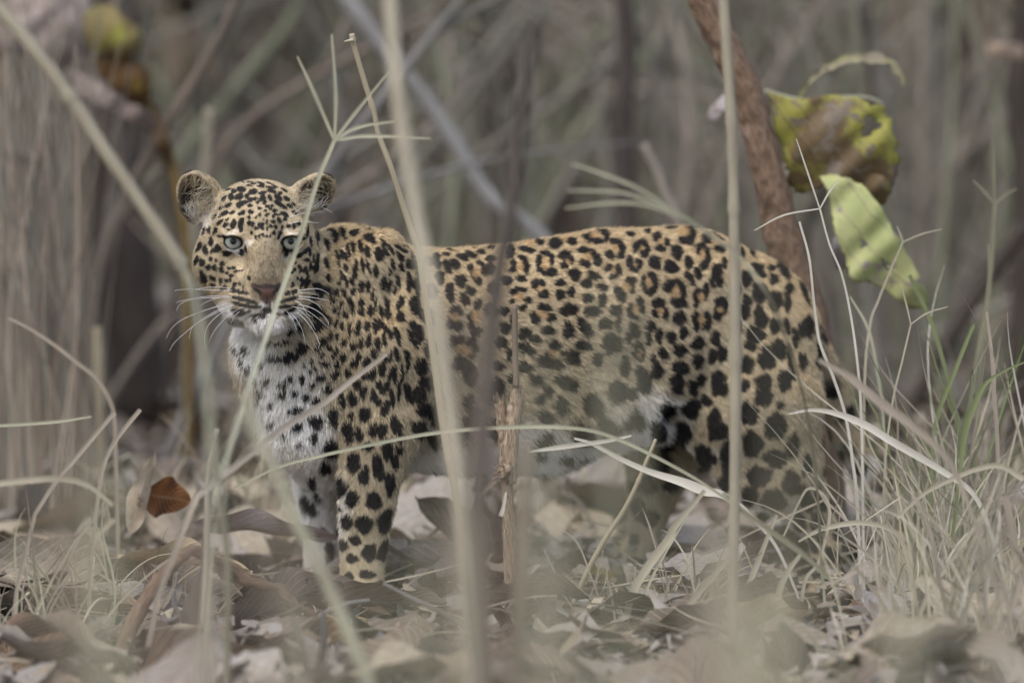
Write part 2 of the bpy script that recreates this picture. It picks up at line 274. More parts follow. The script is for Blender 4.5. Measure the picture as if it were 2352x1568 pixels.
# ------------------------------------------------------------------ coat: spots set on the skin as real-size discs
CROP = dict(HA=(720, 660, .2551), HB=(720, 1000, .2551), SH=(1200, 840, .3316), CS=(1150, 1300, .3571), CH=(850, 1300, .3189),
            LG=(1150, 1750, .4147), FA=(1650, 860, .4464), FB=(2250, 840, .4464), RU=(2700, 860, .4464), TH=(2600, 1450, .5102),
            LO=(2300, 1900, .4677), TD=(0, 0, 1.7415), BE=(1700, 1450, .3827))
BLACK = dict(
HA="670,325,50,20,-20 825,268,60,18,-5 825,318,50,28,-10 985,270,50,20,10 955,378,68,38,5 845,408,40,25,10 745,390,55,25,-25 800,498,42,45 690,525,50,25,-50 930,495,60,42,-30 1050,490,35,30,30 965,610,95,36,-28 1110,545,42,28 1180,530,28,22 1090,265,40,16 1150,292,36,16 1085,322,48,16 1260,285,60,22,15 1270,335,48,20,10 1385,278,56,18,15 1485,330,48,18,25 1425,355,70,17,8 1440,410,65,25,15 1140,420,68,36,-10 1295,435,58,22,-5 1290,520,42,48,30 1325,590,26,32 1410,515,26,46,-15 1545,510,72,32,35 1570,445,33,22 1635,395,48,20,30 1670,525,52,30,30 1575,620,108,28,32 1720,645,38,22,35 1640,775,72,26,28 1800,750,42,22,35 1780,620,33,18,40 755,635,58,24,-30 680,770,74,28,-33 640,680,33,16,-40 815,748,44,18,-15 970,755,63,26,-28 540,815,43,20,-55 620,900,54,26,-40 740,860,30,15,-40 710,940,38,30,-60 830,940,42,58,15 850,870,25,25 955,910,36,80,12 960,1010,28,42 760,1015,35,13,10 370,1040,38,62,20 455,1025,26,48,15 552,1035,31,48,15 485,1200,31,63,-5 300,1275,33,73,25 395,1330,33,72,-15 600,1300,52,46,40 735,1385,70,34,10 490,1365,12,25 215,1180,12,38,15 270,1185,12,25,20 1100,640,32,22 1110,740,40,27 1080,820,20,26 1085,910,26,33 1140,930,26,38,20 1190,820,14,20 1245,680,32,22 1215,590,24,18 1190,990,26,26 1265,940,42,42 1295,1000,17,26 1365,900,20,30 1365,1000,19,21 1425,960,24,28 1460,885,26,26 1500,975,20,28 1555,870,28,43,-15 1120,1065,20,33,15 1185,1135,14,30 1240,1120,24,20 1295,1095,14,24 1355,1120,17,21 1410,1110,11,18 1470,1065,26,23 1570,1065,26,33 1540,1135,16,28 1340,720,23,16 1380,770,28,14 1420,690,23,16 1490,715,33,20 1485,775,28,16 1550,780,33,14 1370,650,28,16 1440,640,23,16 1645,850,28,28 1250,780,23,20 1310,850,12,14 1350,800,13,13 1460,810,14,13 1600,980,13,28 1790,960,38,38 1865,920,24,28 1700,960,24,28 2000,1010,24,73,-5 1975,1090,14,48,-15 1940,980,14,28 2055,1210,17,73,-10 2035,1360,20,73,-5 1970,1340,53,33,-30 1860,1415,58,28,-10 1990,1490,43,23 2090,1470,12,58,5 1800,1530,24,18 2160,1480,28,108,-5 968,1372,36,50,-15 1035,1325,14,52,-15 615,1122,44,12,15 1665,1375,33,58,15 1618,1310,12,58 1930,1155,53,12,5 1872,1258,40,12,-45 2240,660,30,70 700,1130,40,16,45",
HB="265,147,22,53,8 235,190,14,43 340,195,33,53,-8 480,138,27,24 570,162,14,23,-20 665,212,27,29 445,272,32,40 540,280,28,46,-15 655,310,28,46,-30 770,288,25,21 840,278,24,21 740,360,18,21 810,400,34,17 870,335,24,14,-30 930,325,14,8,-30 975,320,14,8,-40 365,430,33,93,-25 510,440,46,27,35 640,485,24,37,-10 735,480,24,27 790,475,17,24 855,540,24,31,10 935,527,21,19 985,583,13,15 1085,437,21,34,-20 520,548,43,17,20 715,585,17,24 660,615,19,24 835,628,38,31 915,650,25,29 985,660,23,27 1045,678,25,19 985,775,205,24,13 985,865,180,20,12 910,965,80,30,10 810,1070,70,26,-20 1000,975,55,18 1090,955,14,16 1215,890,17,13 1265,885,13,13 1230,1020,70,24,-25 1360,965,70,40 1300,1035,46,24 1190,1090,24,26 1665,685,19,21 1700,670,24,31 1770,660,21,29 1810,640,21,29 1770,535,19,31,-15 1745,575,13,19 1700,775,140,23,-16 1660,885,135,21,-6 1720,950,90,22,-25 1870,265,28,27 1745,250,19,17 1795,310,17,24 1960,305,23,48,25 1885,335,17,33,20 2045,250,17,58,10 2090,280,17,38,10 1995,360,14,28,20 1840,445,20,19 1905,460,20,33,25 1950,500,98,26,-50 2000,525,70,22,-55 1760,350,24,13 1810,200,19,17 2160,200,33,135,8 2150,290,38,58,25 2160,580,70,58,30 2210,690,34,58,10 2110,740,78,34,15 2080,990,98,46,30 2130,1170,88,76,40 1870,1190,43,58 1760,1040,90,34,30 1720,1270,48,33,-20 1660,1430,38,28,40 1530,1480,48,33,20 1365,1450,40,70,20 2220,1430,58,56,-40",
SH="330,140,54,42,20 505,138,54,27,20 605,170,54,23,20 745,205,48,20,25 855,255,53,18,40 410,300,42,83,-30 350,250,36,26,30 510,265,38,73,-20 655,275,54,48 830,325,78,48,30 215,300,14,78,-10 320,400,24,75,-20 640,440,26,68,-15 730,440,28,73,-15 815,505,33,78,-15 955,535,53,93,-8 580,480,23,73,-10 500,530,23,68,-15 550,560,20,58,-25 455,590,20,98,-12 1030,490,23,93,-28 1100,480,20,78,-30 1010,385,48,16,45 1200,460,73,22,35 1260,495,48,18,25 1280,435,40,13,15 1355,540,36,58,-25 1325,655,36,68,-25 1205,565,28,73,-30 1120,650,23,78,-15 1220,690,28,73,-20 320,640,26,63,-12 340,820,26,43,-10 550,690,26,53,-20 495,785,20,63,-15 672,690,28,95,8 655,790,33,58 760,665,23,83,-8 830,690,18,88,-18 915,740,30,83,-3 1085,750,23,53,5 1010,880,34,88,12 1070,910,23,68,10 1185,860,33,83,-15 1145,970,18,58,5 1320,870,36,128,-2 1425,740,28,63,-10 470,870,20,38 555,860,20,78,-15 620,860,22,48,-15 740,925,38,73,5 825,920,26,73 645,985,33,43,5 530,1000,30,63,-20 440,985,22,48,-15 410,1085,17,38 370,1050,14,78 500,1150,26,48,10 415,1205,22,53,15 630,1170,26,83,-10 590,1090,18,48 740,1120,40,43 740,1225,38,58 845,1220,28,83,5 880,1030,17,68,5 910,1150,13,88,5 985,1230,20,88,-15 1060,1210,33,148,-8 1230,1100,33,68,-5 1190,1160,28,58 1215,1290,46,73,-8 1355,1140,36,83,-10 1420,980,24,108,-10 1450,1230,26,88,-10 550,1265,28,43 470,1250,18,48,5 350,1330,23,58 430,1370,26,53,10 510,1400,28,48 605,1440,28,93,3 705,1430,36,93,5 815,1400,36,53 905,1410,26,83,-5 950,1370,20,68,-12 1030,1420,28,68,-30 1370,1400,53,73,-35 1165,1490,26,88,-15 355,1510,22,68,10 200,940,60,80,-30 180,1200,55,100,-35 190,1420,55,65,-35 300,1395,24,24 200,650,33,108,5",
CS="475,115,23,58,8 548,130,19,38,-10 630,195,43,48 700,60,23,73,2 790,60,36,68,8 895,20,38,43 978,40,23,53 1030,15,18,43 1085,150,23,93,-3 910,180,33,73,8 828,205,26,63,5 1015,210,36,68 745,240,36,48 1150,100,23,73,-15 1235,130,28,98,-12 1385,140,28,118,-22 1455,150,28,108,5 970,320,40,58,-15 470,260,36,38,5 530,320,26,63,25 380,330,28,33,20 370,200,28,58,25 330,270,28,38,30 625,365,33,63,-5 755,425,50,52 800,370,28,68,5 890,420,36,58,25 265,420,24,38,20 410,440,58,28,10 545,440,43,38 185,475,17,24 250,530,21,27 305,490,19,21 525,560,53,48,20 680,540,43,58 360,590,58,33,-20 160,610,28,63 270,675,28,43,-5 455,720,53,53,-20 870,570,48,40 950,550,48,73,20 1060,500,43,78,8 1090,390,23,48,10 1150,355,23,68,10 1225,330,30,88,-10 1335,350,30,73,-5 1345,460,20,68,5 1140,600,15,118,5 1195,545,30,98,-3 1280,550,17,108,3 1030,680,36,58,-10 1055,740,20,43 1105,700,26,68,10 1240,740,18,118,-4 1175,820,26,118,-8 780,665,44,60 850,750,43,66,10 970,800,38,88,-15 1020,860,38,48,20 740,830,53,83,-12 615,850,36,93,-12 320,840,43,43,-40 205,810,38,53,15 75,775,38,38,15 95,955,83,43,-15 1100,930,46,98,10 870,1010,72,76 720,1020,33,48,-15 515,1040,53,115,-5 320,1080,78,83,-30 110,1130,63,48,-25 1195,1110,40,108,-5 1060,1180,48,93,10 965,1175,46,88,12 805,1220,48,83,-10 680,1200,62,126,-3 300,1260,46,58 145,1340,28,38,-30 905,1360,63,48,-15 505,1390,90,106 1115,1390,58,98 1250,1400,33,58,-15 1190,1510,38,78 1020,1520,48,83,-5 750,1510,62,78,15 1250,1190,23,88,-5 1255,1300,24,24 1520,430,43,78,-15 1520,640,58,68,-30 1340,730,43,78,-15 1400,820,76,56 1530,960,66,76 150,265,74,64,-30 60,370,76,45,-10 20,600,34,38",
CH="780,430,95,48,10 960,410,75,66,-35 1110,290,80,72,-30 690,205,42,58,30 810,230,43,38,30 970,75,43,38,-30 905,205,33,24,40 410,320,62,40,55 600,500,38,44 455,565,54,34,60 370,465,23,43,-20 290,300,23,88,-25 205,160,23,68,-20 535,690,30,32 690,700,50,40 965,670,38,48,20 880,750,56,42 870,870,56,50,-20 600,830,28,44 590,930,18,40 725,1005,30,40 1030,860,40,32 1170,910,42,53,30 750,1250,55,34,30 900,1400,45,34,30",
LG="640,245,58,103,18 740,365,48,103,10 875,290,56,133,-8 965,110,53,88 1075,115,30,43,-10 1030,230,33,88,-10 985,450,40,118,-2 1055,570,26,103 510,480,53,103,-5 625,590,62,72,20 835,610,78,86 740,840,76,92,-20 940,800,60,128,20 1020,895,28,108,12 570,815,56,68,-20 480,910,20,53,-5 650,990,53,53 530,1035,43,53,-15 790,1110,72,82 930,1095,46,103,15 620,1165,58,43 490,1260,30,58,-15 955,1245,40,98,15 765,1320,72,43 590,1340,48,38,10 890,1445,48,58 370,290,52,62 190,660,58,112,-35 280,570,33,58,-30 330,930,48,58 410,1080,43,76 410,1190,43,76 40,345,28,58 190,450,38,56,-20 515,690,18,28,-20 240,440,38,56,-30",
FA="210,370,36,30 300,350,36,22,15 340,312,46,15,15 410,295,46,14,5 415,235,76,16,-8 240,270,36,12,-15 450,375,52,27,15 525,350,52,22,25 545,290,32,19,10 595,240,46,12,8 615,330,37,19,5 700,290,32,27 310,460,28,66,-25 385,440,52,36,40 225,440,32,46,-20 245,560,36,62,-10 430,590,46,60,-20 600,430,32,19,30 640,490,26,52,-10 520,480,25,46,-15 570,570,32,62,-30 335,690,37,82,-8 520,680,42,36,40 460,755,39,52,-10 585,800,36,46,10 390,860,52,42,20 335,970,36,56,-8 400,990,36,42 520,940,26,72,5 570,1040,56,40,20 365,1130,36,46 420,1120,32,36 530,1190,52,86,-5 400,1320,62,70 530,1440,56,85 700,390,46,27 700,480,44,54 720,660,44,54 700,850,54,62 960,240,32,58 1010,305,58,25,15 1060,320,37,22 1010,195,48,13,5 1135,240,42,37,15 870,320,42,56 1010,440,27,82,-15 905,440,27,42,-5 900,490,32,22 985,385,42,15,15 975,572,43,26,5 840,580,46,42 905,690,32,35,-40 970,665,48,19,20 1035,760,33,30 895,775,22,27 985,830,40,28 1130,420,25,68,5 1200,345,53,22,10 1250,400,22,48 1240,510,53,37,15 1160,500,42,22,40 1275,245,56,50,-20 1400,165,62,22,15 1430,235,43,32 1190,145,76,15,-10 1290,135,56,10,-5 950,165,56,15 1365,360,53,37 1420,400,22,38 1365,450,37,37 1455,535,48,52 1100,620,35,43 1160,610,37,22,30 1175,710,48,37 1325,610,48,30 1425,690,36,40 1320,715,40,37 1180,830,58,35,20 1100,920,43,53,-10 1235,920,40,35 1210,1030,58,35,5 1400,850,76,56 1395,1030,48,72 1005,1065,62,46,-15 1105,1110,47,38,15 1020,1190,76,42,25 1270,1170,57,50 1220,1310,80,66,20 1420,1270,80,62,10 1010,1360,62,52 870,1255,38,48 770,1350,46,42 790,1140,56,46 815,860,46,36 900,935,32,46 830,1010,56,46,20 1100,1470,62,42,15 890,1470,37,42 1350,1490,76,46,20 750,1500,42,46",
FB="230,240,46,46 360,195,56,26,10 320,280,56,22 390,230,26,42 330,100,115,25,-10 650,55,68,15,2 800,60,68,15,10 990,80,86,15,5 1260,135,86,22,18 1440,190,37,17,20 540,140,52,42,-30 720,150,80,32,20 760,190,27,27 610,215,38,26,10 470,280,52,22,10 530,340,32,62,-5 520,410,32,27 425,400,35,46,-20 660,330,32,47 750,330,25,57,-10 705,290,42,22 730,390,42,26,15 845,240,35,47 935,290,27,32 870,345,47,25,10 1150,200,42,72,-15 1110,270,66,37 970,160,52,27,-5 190,360,57,27,10 270,390,47,32,40 315,450,35,52 200,475,52,37,20 110,580,52,52 285,590,57,30,25 220,660,48,36,10 355,690,52,30,20 415,520,37,32 500,535,30,47,-20 460,590,42,27 605,470,32,52,-10 685,480,30,42,-20 640,535,42,22,20 825,470,48,62,-15 970,510,58,57 1025,380,46,67,-15 1130,470,36,57 1140,610,30,62,-25 1215,570,28,52,-20 610,640,47,37,10 620,700,27,47 515,755,38,76,-30 730,640,25,47 810,610,37,57,-30 830,680,22,57 770,720,57,32,20 960,680,57,52,-30 1070,720,32,86,-10 1040,830,66,42,15 1010,640,47,22 1240,340,42,52 1300,400,27,72,-10 1275,490,36,48 1300,255,42,47,-40 1410,350,52,32,10 1395,240,52,15,35 1385,550,40,82,-3 1375,640,52,62 1455,470,18,57 1200,780,35,82,5 1285,730,27,72 1420,810,52,37 1455,860,22,57 1395,920,42,67 230,790,46,40 355,810,38,57 265,910,72,47,5 475,900,47,47 385,1020,52,52 495,1020,22,67 200,1050,47,86,-35 190,1210,72,42,20 700,850,35,72,-15 610,900,30,52,-10 640,960,52,22,20 860,840,52,57,-10 830,920,32,37 925,930,27,52 1045,970,62,57 1190,970,32,52 1195,1050,26,37 1290,1000,40,82,5 640,1080,46,62,-15 590,1140,30,47 790,1040,42,47 770,1150,30,62 865,1130,32,62 975,1140,38,55 1085,1100,36,52 1210,1195,58,52 1370,1150,46,60 1205,1355,50,56 1345,1310,42,67,15 1430,1290,38,67 440,1200,86,80,-20 680,1265,56,76,-20 815,1325,26,33 900,1285,40,52,-25 1050,1260,50,56 1060,1410,66,57,20 845,1440,56,72 685,1440,38,47 550,1400,42,76,-5 1235,1520,43,52 1400,1500,66,57 310,1340,46,55 1150,1545,38,18",
RU="640,205,66,18,25 850,310,106,22,35 600,330,23,57,-15 690,335,48,62,-30 820,370,38,62,-40 745,460,52,32,20 760,515,56,27,30 640,560,42,72,-8 865,480,26,28 885,575,42,37,30 970,490,46,86,-35 765,700,72,76,-10 645,770,42,52,-20 625,860,47,62,-25 900,770,52,86,-3 1020,660,35,52 1010,790,27,72 1160,700,32,115,-20 1270,760,27,72,-20 1310,940,37,86,-20 1185,1010,68,82 770,920,56,90,-20 900,990,46,62,-8 1000,1000,25,76,-10 705,1080,62,84,10 680,1160,46,50 775,1080,35,40 930,1200,58,90,-20 820,1280,70,104,-5 640,1340,57,76 1080,1100,32,76 1330,1080,47,66,-20 1280,1240,70,100 800,1500,74,70 980,1480,57,82 1030,1280,22,104,-5 1140,1310,32,76 1050,1420,22,56 570,650,16,57,-10 570,1000,18,66",
TH="335,200,38,56 545,200,57,72,-5 445,295,46,38,20 505,440,52,67,10 530,540,80,66 270,520,56,76,-30 430,740,68,100,-20 605,740,48,104 580,960,57,66 770,400,66,86,-10 740,180,38,47 890,270,66,66 1020,330,28,28 985,500,72,105,10 800,640,72,95 985,750,84,70 1120,650,42,90 855,890,94,76 1110,950,70,85 780,1050,57,80 970,1090,90,76 1220,1060,42,67,15 1330,1080,38,76,-10 1315,1260,52,72 1170,1250,50,84 1300,1420,57,57 1480,1240,54,54 1390,1560,47,28 1230,800,36,80 320,360,70,70,-20 130,640,70,60",
LO="2170,985,28,28 2020,840,38,47 2150,1110,38,38 2250,700,38,47 2270,830,33,47 480,760,38,57,-8 430,900,18,66 430,1040,38,38 340,210,74,66 530,260,57,57 490,90,57,47 620,360,57,66 380,700,18,38",
BE="1520,230,74,66,20 1290,290,56,47 1200,380,47,47 1420,450,74,90 1260,570,84,66,20 760,250,56,80 450,130,56,80 450,400,56,74 420,610,56,46,30 1240,820,105,62,-40 1200,960,56,37 1480,990,56,56,20 2080,60,47,74 2140,330,47,56 430,700,46,54 120,620,54,46")
BLACK["TD"] = "950,607,16,12,10 985,600,14,10,5 962,650,13,18,-15 990,668,14,18,-10 955,700,12,22,-8 985,728,16,20 962,768,13,22,-5 990,800,16,20 968,842,16,22,-10 995,880,15,20 962,905,16,22 990,945,17,22,-10 965,985,18,20 1000,1010,18,16 1120,900,18,24 1095,960,22,26 1140,985,20,26 1050,1000,20,22 1010,920,16,20 1740,1180,18,16 1790,1290,14,18 1830,1330,14,16 1870,1300,14,16 1895,1340,12,14 1905,1270,10,18 1880,1250,14,18 1885,1385,12,9 1860,1395,10,8 1520,1060,22,24 1490,1110,18,22 1540,1110,18,20 1470,1180,16,18 1500,1190,14,18 1455,1240,13,16 1440,1330,12,14 1420,1390,10,8 840,1385,9,7 815,1380,9,7 790,1392,8,6 860,1375,8,8 1420,900,24,28 1480,880,20,26 1530,930,22,30 1450,960,24,26 1400,985,24,22 1510,990,22,22 1360,930,24,26 1555,880,18,26 1340,1000,28,22 1560,1010,20,26"
OCHRE = dict(
FA="1050,250,55,40 960,460,35,45 950,735,45,40 1190,440,35,60 1365,215,45,22,-20 1395,420,18,20 1140,660,28,25 1160,890,55,30,20 1250,1240,40,40 560,910,40,60 570,520,40,50 420,1200,60,50 370,920,40,40",
FB="290,225,50,30 630,160,50,35 475,340,30,30 710,345,18,18 885,280,30,25 1090,190,50,40 225,420,35,35 455,545,20,25 650,490,15,12 570,690,35,40,-40 770,650,25,50 1015,735,35,50 1255,400,22,40 1370,290,40,25,30 1240,780,25,45 1415,890,25,25 655,890,28,40,-35 875,900,30,30 1240,990,25,45 690,1280,25,30",
RU="630,250,90,25,25 800,300,90,18,35")
# soft pale areas in traced pixels: x, y, rx, ry, angle, strength
PALE = [(640, 950, 74, 115, 10, 1.0), (570, 800, 52, 82, -12, 1.0), (600, 1010, 60, 60, 0, 1.0), (710, 1000, 56, 64, 0, 1.0), (608, 752, 54, 22, 0, 1.0), (555, 770, 36, 26, 30, .9),
        (700, 1120, 50, 110, 0, .95), (720, 1240, 45, 90, 0, .7), (1300, 1045, 170, 55, 0, .95), (1090, 1080, 140, 35, 0, .5), (1480, 1010, 90, 60, 0, .9), (1500, 940, 50, 50, 0, .6), (1440, 1150, 60, 120, 0, .6),
        (551, 578, 14, 8, 0, .9), (568, 562, 10, 12, 0, .45), (536, 575, 20, 5, 0, .9), (528, 538, 24, 6, -20, .35), (672, 535, 20, 6, 15, .3), (668, 580, 22, 8, 0, .5), (650, 553, 6, 16, 0, .5), (512, 712, 20, 34, 25, .85), (470, 510, 26, 22, -40, .5), (718, 495, 20, 20, 0, .55), (576, 712, 26, 8, 10, .5), (648, 708, 22, 8, -10, .5),
        (604, 702, 10, 14, 0, .9), (622, 702, 8, 14, 0, .9), (1900, 1000, 26, 130, 0, .85), (785, 1180, 14, 90, 0, .5), (1985, 1075, 40, 30, 0, .8)]
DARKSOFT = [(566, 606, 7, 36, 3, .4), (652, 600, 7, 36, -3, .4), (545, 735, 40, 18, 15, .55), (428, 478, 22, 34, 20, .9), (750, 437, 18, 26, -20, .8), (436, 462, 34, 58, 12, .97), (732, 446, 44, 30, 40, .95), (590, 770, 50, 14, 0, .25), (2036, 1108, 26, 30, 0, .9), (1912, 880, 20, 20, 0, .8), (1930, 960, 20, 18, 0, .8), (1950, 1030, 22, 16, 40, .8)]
GREY = [(446, 440, 62, 62, 0, .55), (724, 430, 60, 50, 0, .5), (613, 630, 36, 40, 0, .8), (608, 588, 30, 50, 0, .55), (560, 590, 30, 20, 30, .35)]          # the brown-grey bridge of the nose
NOSEDK = [(613, 657, 38, 8, 0, .9), (590, 668, 13, 10, 20, 1), (636, 668, 13, 10, -20, 1), (613, 688, 2.5, 14, 0, .8), (600, 690, 8, 4, 40, .7), (626, 690, 8, 4, -40, .7)]
NOSE = [(613, 660, 36, 7, 0), (613, 667, 30, 12, 0), (613, 679, 20, 13, 0), (613, 690, 9, 8, 0), (583, 657, 9, 8, 45), (641, 657, 9, 8, -45)]

SPOT_GROW = dict(HA=1.14, HB=1.22, SH=1.02, CS=1.0, CH=1.0, LG=1.03, FA=1.10, FB=1.12, RU=1.14, TH=1.12, BE=1.1, LO=1.1, TD=1.0)
def parse(d):
    out = []
    for cname, txt in d.items():
        x0, y0, s = CROP[cname]; s2 = s / 1.7415
        for t in txt.split():
            v = [float(q) for q in t.split(',')] + [0]
            g = SPOT_GROW.get(cname, 1.2); out.append(((x0 + v[0] * s) / 1.7415, (y0 + v[1] * s) / 1.7415, v[2] * s2 * g + 1, v[3] * s2 * g + 1, v[4]))
    return out
def on_skin(px, py, rx, ry, ang, lim=1.9):
    d = ray(px, py); d /= np.linalg.norm(d); hit = LBVH.ray_cast(Vector(CAM), Vector(d))
    if hit[0] is None: return None
    c = np.array(hit[0]); n = np.array(hit[1])
    if n @ d > 0: n = -n
    sc = (c - CAM) @ AF / FPX; a = math.radians(ang)
    e = [(math.cos(a) * AR - math.sin(a) * AU) * rx * sc, (-math.sin(a) * AR - math.cos(a) * AU) * ry * sc]
    fr = []
    for v in e:
        w = v - d * (n @ v) / min(n @ d, -0.12); L0, L1 = np.linalg.norm(v), np.linalg.norm(w)
        fr.append(w * min(1, lim * L0 / L1))
    return c, n, fr[0], fr[1]
BL = [on_skin(*s) for s in parse(BLACK)]; OC = [on_skin(*s) for s in parse(OCHRE)]
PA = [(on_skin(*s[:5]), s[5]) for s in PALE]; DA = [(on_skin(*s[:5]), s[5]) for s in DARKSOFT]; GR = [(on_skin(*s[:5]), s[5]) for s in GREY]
NO = [on_skin(*s) for s in NOSE]; NDK = [(on_skin(*s[:5]), s[5]) for s in NOSEDK]
# spots for the flank and legs the photograph does not show, kept clear of the ones above
_c = np.array([b[0] for b in BL if b is not None]); _ori = rng.permutation(len(LV))[:9000]
_vn = (LV - CAM); _vn /= np.linalg.norm(_vn, axis=1)[:, None]; _face = (LN * _vn).sum(1)
taken = [c for c in _c]; _cell = {}
def _key(p, s=0.045): return tuple(np.floor(p / s).astype(int))
for c in taken: _cell.setdefault(_key(c), []).append(c)
for i in _ori:
    p, n = LV[i], LN[i]
    q = proj(p)[0]
    if _face[i] < -0.12 and not (q[0] > 1900 and q[1] > 760): continue
    if q[0] < 760 and q[1] < 780 and _face[i] < 0.1: continue
    k = _key(p); near = [c for dx in (-1, 0, 1) for dy in (-1, 0, 1) for dz in (-1, 0, 1) for c in _cell.get((k[0] + dx, k[1] + dy, k[2] + dz), ())]
    if any(np.linalg.norm(c - p) < 0.041 for c in near): continue
    _cell.setdefault(k, []).append(p)
    t = np.cross(n, rng.normal(size=3)); t /= np.linalg.norm(t); b = np.cross(n, t)
    BL.append((p, n, t * rng.uniform(.012, .017), b * rng.uniform(.011, .022)))

def cover(Pt, Nr, spot, lo, hi, wob=0.0, nz=None):
    """weights of the points inside one spot: (indices, weight)"""
    c, n, e1, e2 = spot; R = max(np.linalg.norm(e1), np.linalg.norm(e2)) * hi * 1.3
    i = np.flatnonzero((np.abs(Pt[:, 0] - c[0]) < R) & (np.abs(Pt[:, 1] - c[1]) < R) & (np.abs(Pt[:, 2] - c[2]) < R))
    if not len(i): return i, None
    q = Pt[i] - c; A = np.array([[e1 @ e1, e1 @ e2], [e1 @ e2, e2 @ e2]]); B = np.stack([q @ e1, q @ e2])
    uv = np.linalg.solve(A + np.eye(2) * 1e-12, B); d = np.sqrt((uv ** 2).sum(0))
    if wob:
        ph = np.arctan2(uv[1], uv[0]); s0 = c[0] * 977 + c[2] * 613
        d = d * (1 + wob * (np.sin(2 * ph + s0 * 3) * .6 + np.sin(3 * ph + s0 * 5) * .7 + np.sin(5 * ph + s0 * 11) * .35))
        d = d + nz[i] * 0.16
    w = 1 - smooth(lo, hi, d); w *= (Nr[i] @ n) > -0.2
    return i, w
C_OCHRE = np.array(srgb(188, 166, 130)[:3]); C_FLANK = np.array(srgb(179, 165, 138)[:3]); C_PALE = np.array(srgb(238, 234, 227)[:3])
C_BLACK = np.array((.019, .0175, .017)); C_RING = np.array(srgb(178, 146, 104)[:3]); C_GREY = np.array(srgb(106, 95, 78)[:3]); C_NOSE = np.array(srgb(112, 80, 74)[:3])
def coat(Pt, Nr):
    q = proj(Pt); col = np.empty((len(Pt), 3)); nz = vnoise(Pt, 260.0); nl = vnoise(Pt, 34.0); nf = vnoise(Pt, 900.0)
    back = np.clip(smooth(-0.15, 0.75, Nr[:, 2]) + 0.22 * nl, 0, 1)
    back = np.where((q[:, 0] < 760) & (q[:, 1] < 760), 0.35 + .15 * nl, back)
    col[:] = C_FLANK + (C_OCHRE - C_FLANK) * back[:, None]
    under = smooth(0.35, 0.85, -Nr[:, 2]) * (q[:, 1] > 700); col += (C_PALE - col) * (under * 0.8)[:, None]
    for s, k in PA:
        if s is None: continue
        i, w = cover(Pt, Nr, s, .45, 1.35, .06, nz)
        if w is not None: col[i] += (C_PALE - col[i]) * (w * k)[:, None]
    for s, k in GR:
        if s is None: continue
        i, w = cover(Pt, Nr, s, .4, 1.2, .05, nz)
        if w is not None: col[i] += (C_GREY - col[i]) * (w * k)[:, None]
    for s in OC:
        if s is None: continue
        i, w = cover(Pt, Nr, s, .6, 1.3, .1, nz)
        if w is not None: col[i] += (C_RING - col[i]) * (w * .8)[:, None]
    bl = np.zeros(len(Pt))
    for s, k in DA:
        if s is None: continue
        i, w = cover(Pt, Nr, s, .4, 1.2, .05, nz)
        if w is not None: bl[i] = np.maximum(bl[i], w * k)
    for s in BL:
        if s is None: continue
        i, w = cover(Pt, Nr, s, .86, 1.16, .10, nz)
        if w is not None: bl[i] = np.maximum(bl[i], w)
    for s in OC:
        if s is None: continue
        i, w = cover(Pt, Nr, s, .55, 1.05, .08, nz)
        if w is not None: bl[i] *= 1 - .9 * w
    # eye rims
    for ex, ey, ef in ((536, 556, 60), (669, 556, 53)):
        c = P(*h(ex, ey, ef)); dx = (Pt[:, 0] - c[0]) / M; dz = (Pt[:, 2] - c[2]) / M; dy = np.abs(Pt[:, 1] - c[1])
        r = np.sqrt((dx / 21.5) ** 2 + (dz / 15.5) ** 2); bl = np.maximum(bl, (1 - smooth(1.06, 1.22, r)) * (dy < .05))
    col *= (1 + 0.10 * nf + .05 * nl)[:, None]
    col += (C_BLACK - col) * (bl * .985)[:, None]
    nose = np.zeros(len(Pt))
    for s in NO:
        if s is None: continue
        i, w = cover(Pt, Nr, s, .8, 1.15, 0)
        if w is not None: nose[i] = np.maximum(nose[i], w)
    col += (C_NOSE - col) * nose[:, None]
    for s, k in NDK:
        if s is None: continue
        i, w = cover(Pt, Nr, s, .6, 1.2, 0)
        if w is not None: col[i] += (np.array([.018, .017, .02]) - col[i]) * (w * k * np.minimum(1, nose[i] * 2))[:, None]
    return np.clip(col, 0, 1), nose, bl

